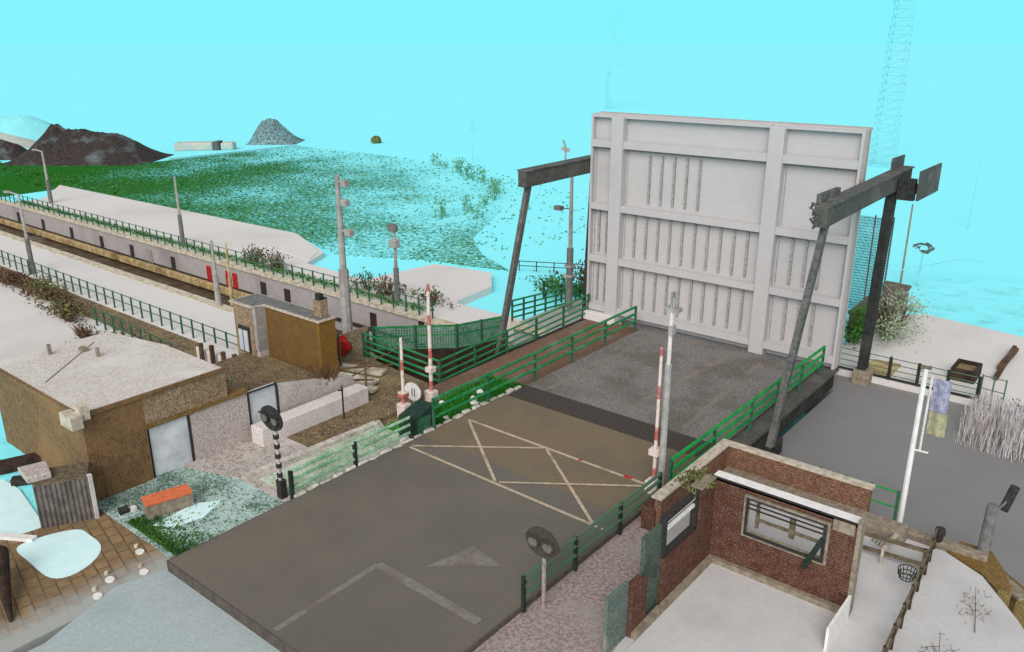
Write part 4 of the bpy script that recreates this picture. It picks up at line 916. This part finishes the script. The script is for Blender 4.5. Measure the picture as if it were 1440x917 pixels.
# kerb stones along the road edge
gk = 'white kerb stones along the left road edge'
src = MB().box(-17.66, -17.46, 12.0, 12.4, -.2, .05).build('kerb_stone', 'kerb', bevel=.04, loc=(-17.56, 12.2, 0))
tag(src, 'rough white kerb stone along the left edge of the road', 'kerb stone', gk)
for k in range(1, 22):
    c = src.copy(); C.objects.link(c); c.location = (-17.58 + random.uniform(-.03, .03), 12.2 + .47 * k, random.uniform(-.06, .01)); c.rotation_euler = (random.uniform(-.1, .1), random.uniform(-.1, .1), random.uniform(-.15, .15)); c.scale = (random.uniform(.8, 1.2), random.uniform(.7, 1.05), 1)
# thin verge tufts on the left
mb = MB()
for i in range(5200):
    x = random.uniform(-20.4, -17.7); y = 8.65 + 3 * random.random() ** 2.2
    if random.random() > max(.06, 1 - (y - 8.6) / 1.3): continue
    h_ = random.uniform(.03, .12); a = random.uniform(0, 3.14)
    mb.poly([(x - .03 * math.cos(a), y - .03 * math.sin(a), -.33), (x + .03 * math.cos(a), y + .03 * math.sin(a), -.33), (x + random.uniform(-.05, .05), y + random.uniform(-.05, .05), -.33 + h_)], [(0, 1, 2)])
tag(mb.build('verge_grass', 'leaf_green'), kind='stuff')
# meadow tufts
mb1, mb2 = MB(), MB()
for i in range(16000):
    x = random.uniform(-118, -36); y = random.uniform(36, 76)
    if x < -84 and y < 34 + (-x - 84) * .2: continue
    dens = (1.05 - (y - 36) / 46) * (1.0 - max(0, x + 88) / 75)
    if random.random() > dens * .8: continue
    if x < -101.5 and y > 42: continue
    if x > -53 and y < 39: continue
    if y > 80 - abs(x + 80) * .35: continue
    h_ = random.uniform(.06, .2); w_ = random.uniform(.06, .2); a = random.uniform(0, 3.14)
    (mb1 if x < -76 + random.gauss(0, 9) else mb2).poly([(x - w_ * math.cos(a), y - w_ * math.sin(a), -2.31), (x + w_ * math.cos(a), y + w_ * math.sin(a), -2.31), (x + random.uniform(-.2, .2), y + random.uniform(-.2, .2), -2.31 + h_)], [(0, 1, 2)])
tag(mb1.build('meadow_grass', 'leaf_green'), kind='stuff'); tag(mb2.build('marsh_grass', 'soft_plant'), kind='stuff')
# row of sparse low shrubs at the meadow's far right edge
ge = 'sparse low shrubs at the meadow edge'
spots = [(-72, 74, .8), (-69.5, 73.0, .6), (-66, 71.2, .8), (-64, 70.0, .9), (-62.3, 69.2, .7), (-60.5, 68.2, .9), (-58.6, 67.3, .8), (-55.5, 65.5, .8), (-53.6, 63.6, .9), (-51.3, 60.6, .9), (-50.2, 57.8, .8), (-49.4, 54.6, .8), (-49.2, 51.0, .9), (-46.6, 52.6, .7)]
e0 = None
for x, y, r_ in spots:
    if e0 is None:
        e0 = shrub('edge_shrub', (x, y, -1.6), (1.0, .8, .8), 90, .16, 'soft_plant', 'sparse grey green shrub in the row at the far right edge of the meadow', 'shrub', ge, stems=5, stem_mat='soft_plant'); continue
    c = dup(e0, (x, y, -2.4), e0['label'], (0, 0, random.uniform(0, 6))); c.scale = (r_, r_, r_ * random.uniform(.8, 1.5))
# thin bare tree far off
t = thing('bare_tree', (-68, 74, -2.2), 'thin bare tree standing alone beyond the meadow', 'tree')
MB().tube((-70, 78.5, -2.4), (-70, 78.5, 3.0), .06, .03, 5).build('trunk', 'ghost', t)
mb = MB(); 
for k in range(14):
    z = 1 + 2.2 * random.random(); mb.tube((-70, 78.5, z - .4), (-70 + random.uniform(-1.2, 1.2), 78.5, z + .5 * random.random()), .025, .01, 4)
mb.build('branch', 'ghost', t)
# reeds by the basin
mb = MB(); mb2 = MB()
for i in range(4200):
    u, v = random.random(), random.random()
    x = -4.3 + 3.4 * u + random.gauss(0, .1); y = 29.4 + 3.6 * v - .5 * u
    if y < 30.6 + .7 * math.sin(x * 5) and random.random() < .8: continue
    h_ = random.uniform(.3, .95)
    lean = random.gauss(0, .07)
    (mb if random.random() < .8 else mb2).poly([(x - .008, y, -1.01), (x + .008, y, -1.01), (x + lean + .005, y + .05, -1.01 + h_), (x + lean - .005, y + .05, -1.01 + h_)], [(0, 1, 2, 3)])
tag(mb.build('reeds', 'reed'), kind='stuff'); tag(mb2.build('dark_reeds', 'wood'), kind='stuff')
shrub('bank_scrub', (-2.4, 33.2, -.75), (1.6, .3, .3), 260, .08, 'leaf_brown', 'brown scrub on the bank edge above the pale reeds', stems=14)
# dead twigs on the white quay floor
for c, lab in (((-1.75, 18.6, .1), 'sprawling dark dead twigs on the white floor below the brown quay wall'), ((-2.0, 16.4, .1), 'dark dead twigs scattered at the lower right of the white floor')):
    mb = MB(); mb.tube((c[0] + .2, c[1] - .8, -.05), (c[0] - .1, c[1] + .7, .12), .012, .006, 5)
    for k in range(44):
        a = random.uniform(0, 6.28); r = random.random() ** .8; p = Vector((c[0] + .35 * r * math.cos(a), c[1] + .8 * r * math.sin(a), -.07 + .2 * random.random()))
        mb.bar(p, p + Vector((random.uniform(-.12, .12), random.uniform(-.2, .2), random.uniform(-.03, .12))), .008, .008)
    tag(mb.build('dead_twigs', 'twig'), lab, 'twigs')

# ------------------------------------------------------------------ far mounds, masts
def mound(name, c, pts, mat, label, depth=8, n=60):
    """a spoil heap: ridge profile along X, sloping to the ground both ways"""
    mb = MB(); P = []; F = []; m = 14
    L0, L1 = pts[0][0], pts[-1][0]
    def prof(s):
        for (a, ha), (b, hb) in zip(pts, pts[1:]):
            if a <= s <= b: return ha + (hb - ha) * (s - a) / (b - a)
        return 0
    dirx, diry = math.cos(R(39)), math.sin(R(39))     # along the view's left-right
    for i in range(n + 1):
        s = L0 + (L1 - L0) * i / n; h_ = prof(s)
        for j in range(m + 1):
            v = j / m * 2 - 1
            hh = h_ * (1 - abs(v) ** 1.3) * (1 + random.uniform(-.025, .025))
            P.append((c[0] + s * dirx - v * depth * diry, c[1] + s * diry + v * depth * dirx, c[2] + hh))
    for i in range(n):
        for j in range(m): a = i * (m + 1) + j; F.append((a, a + m + 1, a + m + 2, a + 1))
    return tag(mb.poly(P, F).build(name, mat), label, 'spoil heap')
mound('spoil_heap', (-112, 49.2, -2.4), [(-7.8, 0), (-5.5, 1.8), (-2.9, 4.5), (-2.1, 4.6), (-1.4, 4.0), (1.2, 3.9), (3.6, 3.5), (5.4, 3.4), (7.2, 2.6), (9, 1.3), (10.6, 0)], 'coal', 'wide black spoil heap beyond the meadow at the left', 6)
mound('spoil_heap', (-122, 44, -2.4), [(-4, 0), (-2, 1.2), (0, 2.4), (2, 1.8), (4, 0)], 'coal', 'small black spoil heap at the left edge beside the wide black heap', 3, 24)
mound('spoil_heap', (-109.3, 77.3, -2.4), [(-3.4, 0), (-2.6, 1.9), (-1.6, 3.2), (-.4, 3.6), (.6, 3.4), (2.2, 1.8), (4.2, 0)], 'grey_spoil', 'grey conical spoil heap beyond the meadow right of the pale sheds', 4, 40)
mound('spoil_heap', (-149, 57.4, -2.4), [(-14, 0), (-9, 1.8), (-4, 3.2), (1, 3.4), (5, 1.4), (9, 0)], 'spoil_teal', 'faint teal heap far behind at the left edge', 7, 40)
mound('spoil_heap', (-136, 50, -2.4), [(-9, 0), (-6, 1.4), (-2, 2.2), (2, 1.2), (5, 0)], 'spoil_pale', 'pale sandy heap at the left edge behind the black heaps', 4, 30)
tag(MB().prism([(-110.5, 61.5), (-107.0, 65.4), (-108.2, 66.8), (-111.8, 63)], -2.4, -1.2).build('pale_shed', 'spoil_pale', bevel=.25), 'long pale sand coloured shed between the two heaps', 'shed')
tag(MB().prism([(-106.4, 66.2), (-105.2, 67.5), (-106.4, 68.9), (-107.5, 67.6)], -2.4, -1.3).build('pale_shed', 'spoil_pale', bevel=.25), 'short pale shed left of the grey conical heap', 'shed')
tag(MB().prism([(-107.0, 65.5), (-106.5, 66.1), (-107.4, 67.4), (-107.9, 66.8)], -2.4, -1.1).build('dark_container', 'steel_grey', bevel=.1), 'small dark container between the two pale sheds', 'container')
tag(blob((-96, 86, -1.9), (.8, .8, .6)).build('far_rock', 'leaf_olive'), 'small olive clump alone on the horizon behind the meadow', 'rock')
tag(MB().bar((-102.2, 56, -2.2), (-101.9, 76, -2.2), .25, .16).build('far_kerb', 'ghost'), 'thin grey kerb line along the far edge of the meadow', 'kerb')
def mast(x, y, z0, z1, w, label, seg=1.6, r=.03, taper=.6):
    t = thing('lattice_mast', (x, y, z0), label, 'mast', 'lattice masts on the horizon')
    mb = MB(); cor = ((-1, -1), (1, -1), (1, 1), (-1, 1)); n = int((z1 - z0) / seg)
    def pt(i, k): 
        f_ = i / n; ww = w * (1 - (1 - taper) * f_) / 2
        return Vector((x + cor[k % 4][0] * ww, y + cor[k % 4][1] * ww, z0 + (z1 - z0) * f_))
    for k in range(4): mb.tube(pt(0, k), pt(n, k), r * 1.4, r, 4)
    for i in range(n):
        for k in range(4): mb.tube(pt(i, k), pt(i + 1, k + 1), r * .7, n=3); mb.tube(pt(i, k), pt(i, k + 1), r * .7, n=3)
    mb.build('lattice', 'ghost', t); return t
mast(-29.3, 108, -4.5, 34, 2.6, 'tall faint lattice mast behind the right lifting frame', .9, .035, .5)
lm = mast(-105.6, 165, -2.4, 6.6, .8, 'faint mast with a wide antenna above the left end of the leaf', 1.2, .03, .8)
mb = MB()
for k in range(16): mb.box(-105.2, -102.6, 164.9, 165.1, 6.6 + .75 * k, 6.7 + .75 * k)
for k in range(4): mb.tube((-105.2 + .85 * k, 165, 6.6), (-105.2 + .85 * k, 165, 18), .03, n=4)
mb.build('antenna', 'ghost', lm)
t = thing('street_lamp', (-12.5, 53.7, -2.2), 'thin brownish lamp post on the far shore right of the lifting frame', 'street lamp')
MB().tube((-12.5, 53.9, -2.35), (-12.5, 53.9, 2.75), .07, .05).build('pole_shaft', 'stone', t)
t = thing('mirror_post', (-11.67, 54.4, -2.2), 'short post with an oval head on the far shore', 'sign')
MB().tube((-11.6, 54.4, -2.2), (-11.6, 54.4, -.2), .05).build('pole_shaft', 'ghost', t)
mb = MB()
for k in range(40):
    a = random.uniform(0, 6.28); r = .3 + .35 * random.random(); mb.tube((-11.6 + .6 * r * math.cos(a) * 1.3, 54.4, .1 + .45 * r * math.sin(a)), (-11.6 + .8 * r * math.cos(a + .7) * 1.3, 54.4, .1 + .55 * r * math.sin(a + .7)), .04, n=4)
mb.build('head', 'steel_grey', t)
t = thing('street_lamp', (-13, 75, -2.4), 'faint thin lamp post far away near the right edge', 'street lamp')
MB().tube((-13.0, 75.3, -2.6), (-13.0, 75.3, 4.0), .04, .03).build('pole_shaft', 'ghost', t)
t = thing('stay_post', (-3.2, 36.8, -2), 'thin grey stay rod on the far bank right of the dark crate', 'rod')
MB().tube((-2.4, 35.0, -.75), (-2.4, 35.3, 1.0), .025).build('rod', 'pole_dark', t)
for o in list(bpy.data.objects):
    if 'base' in o: del o['base']
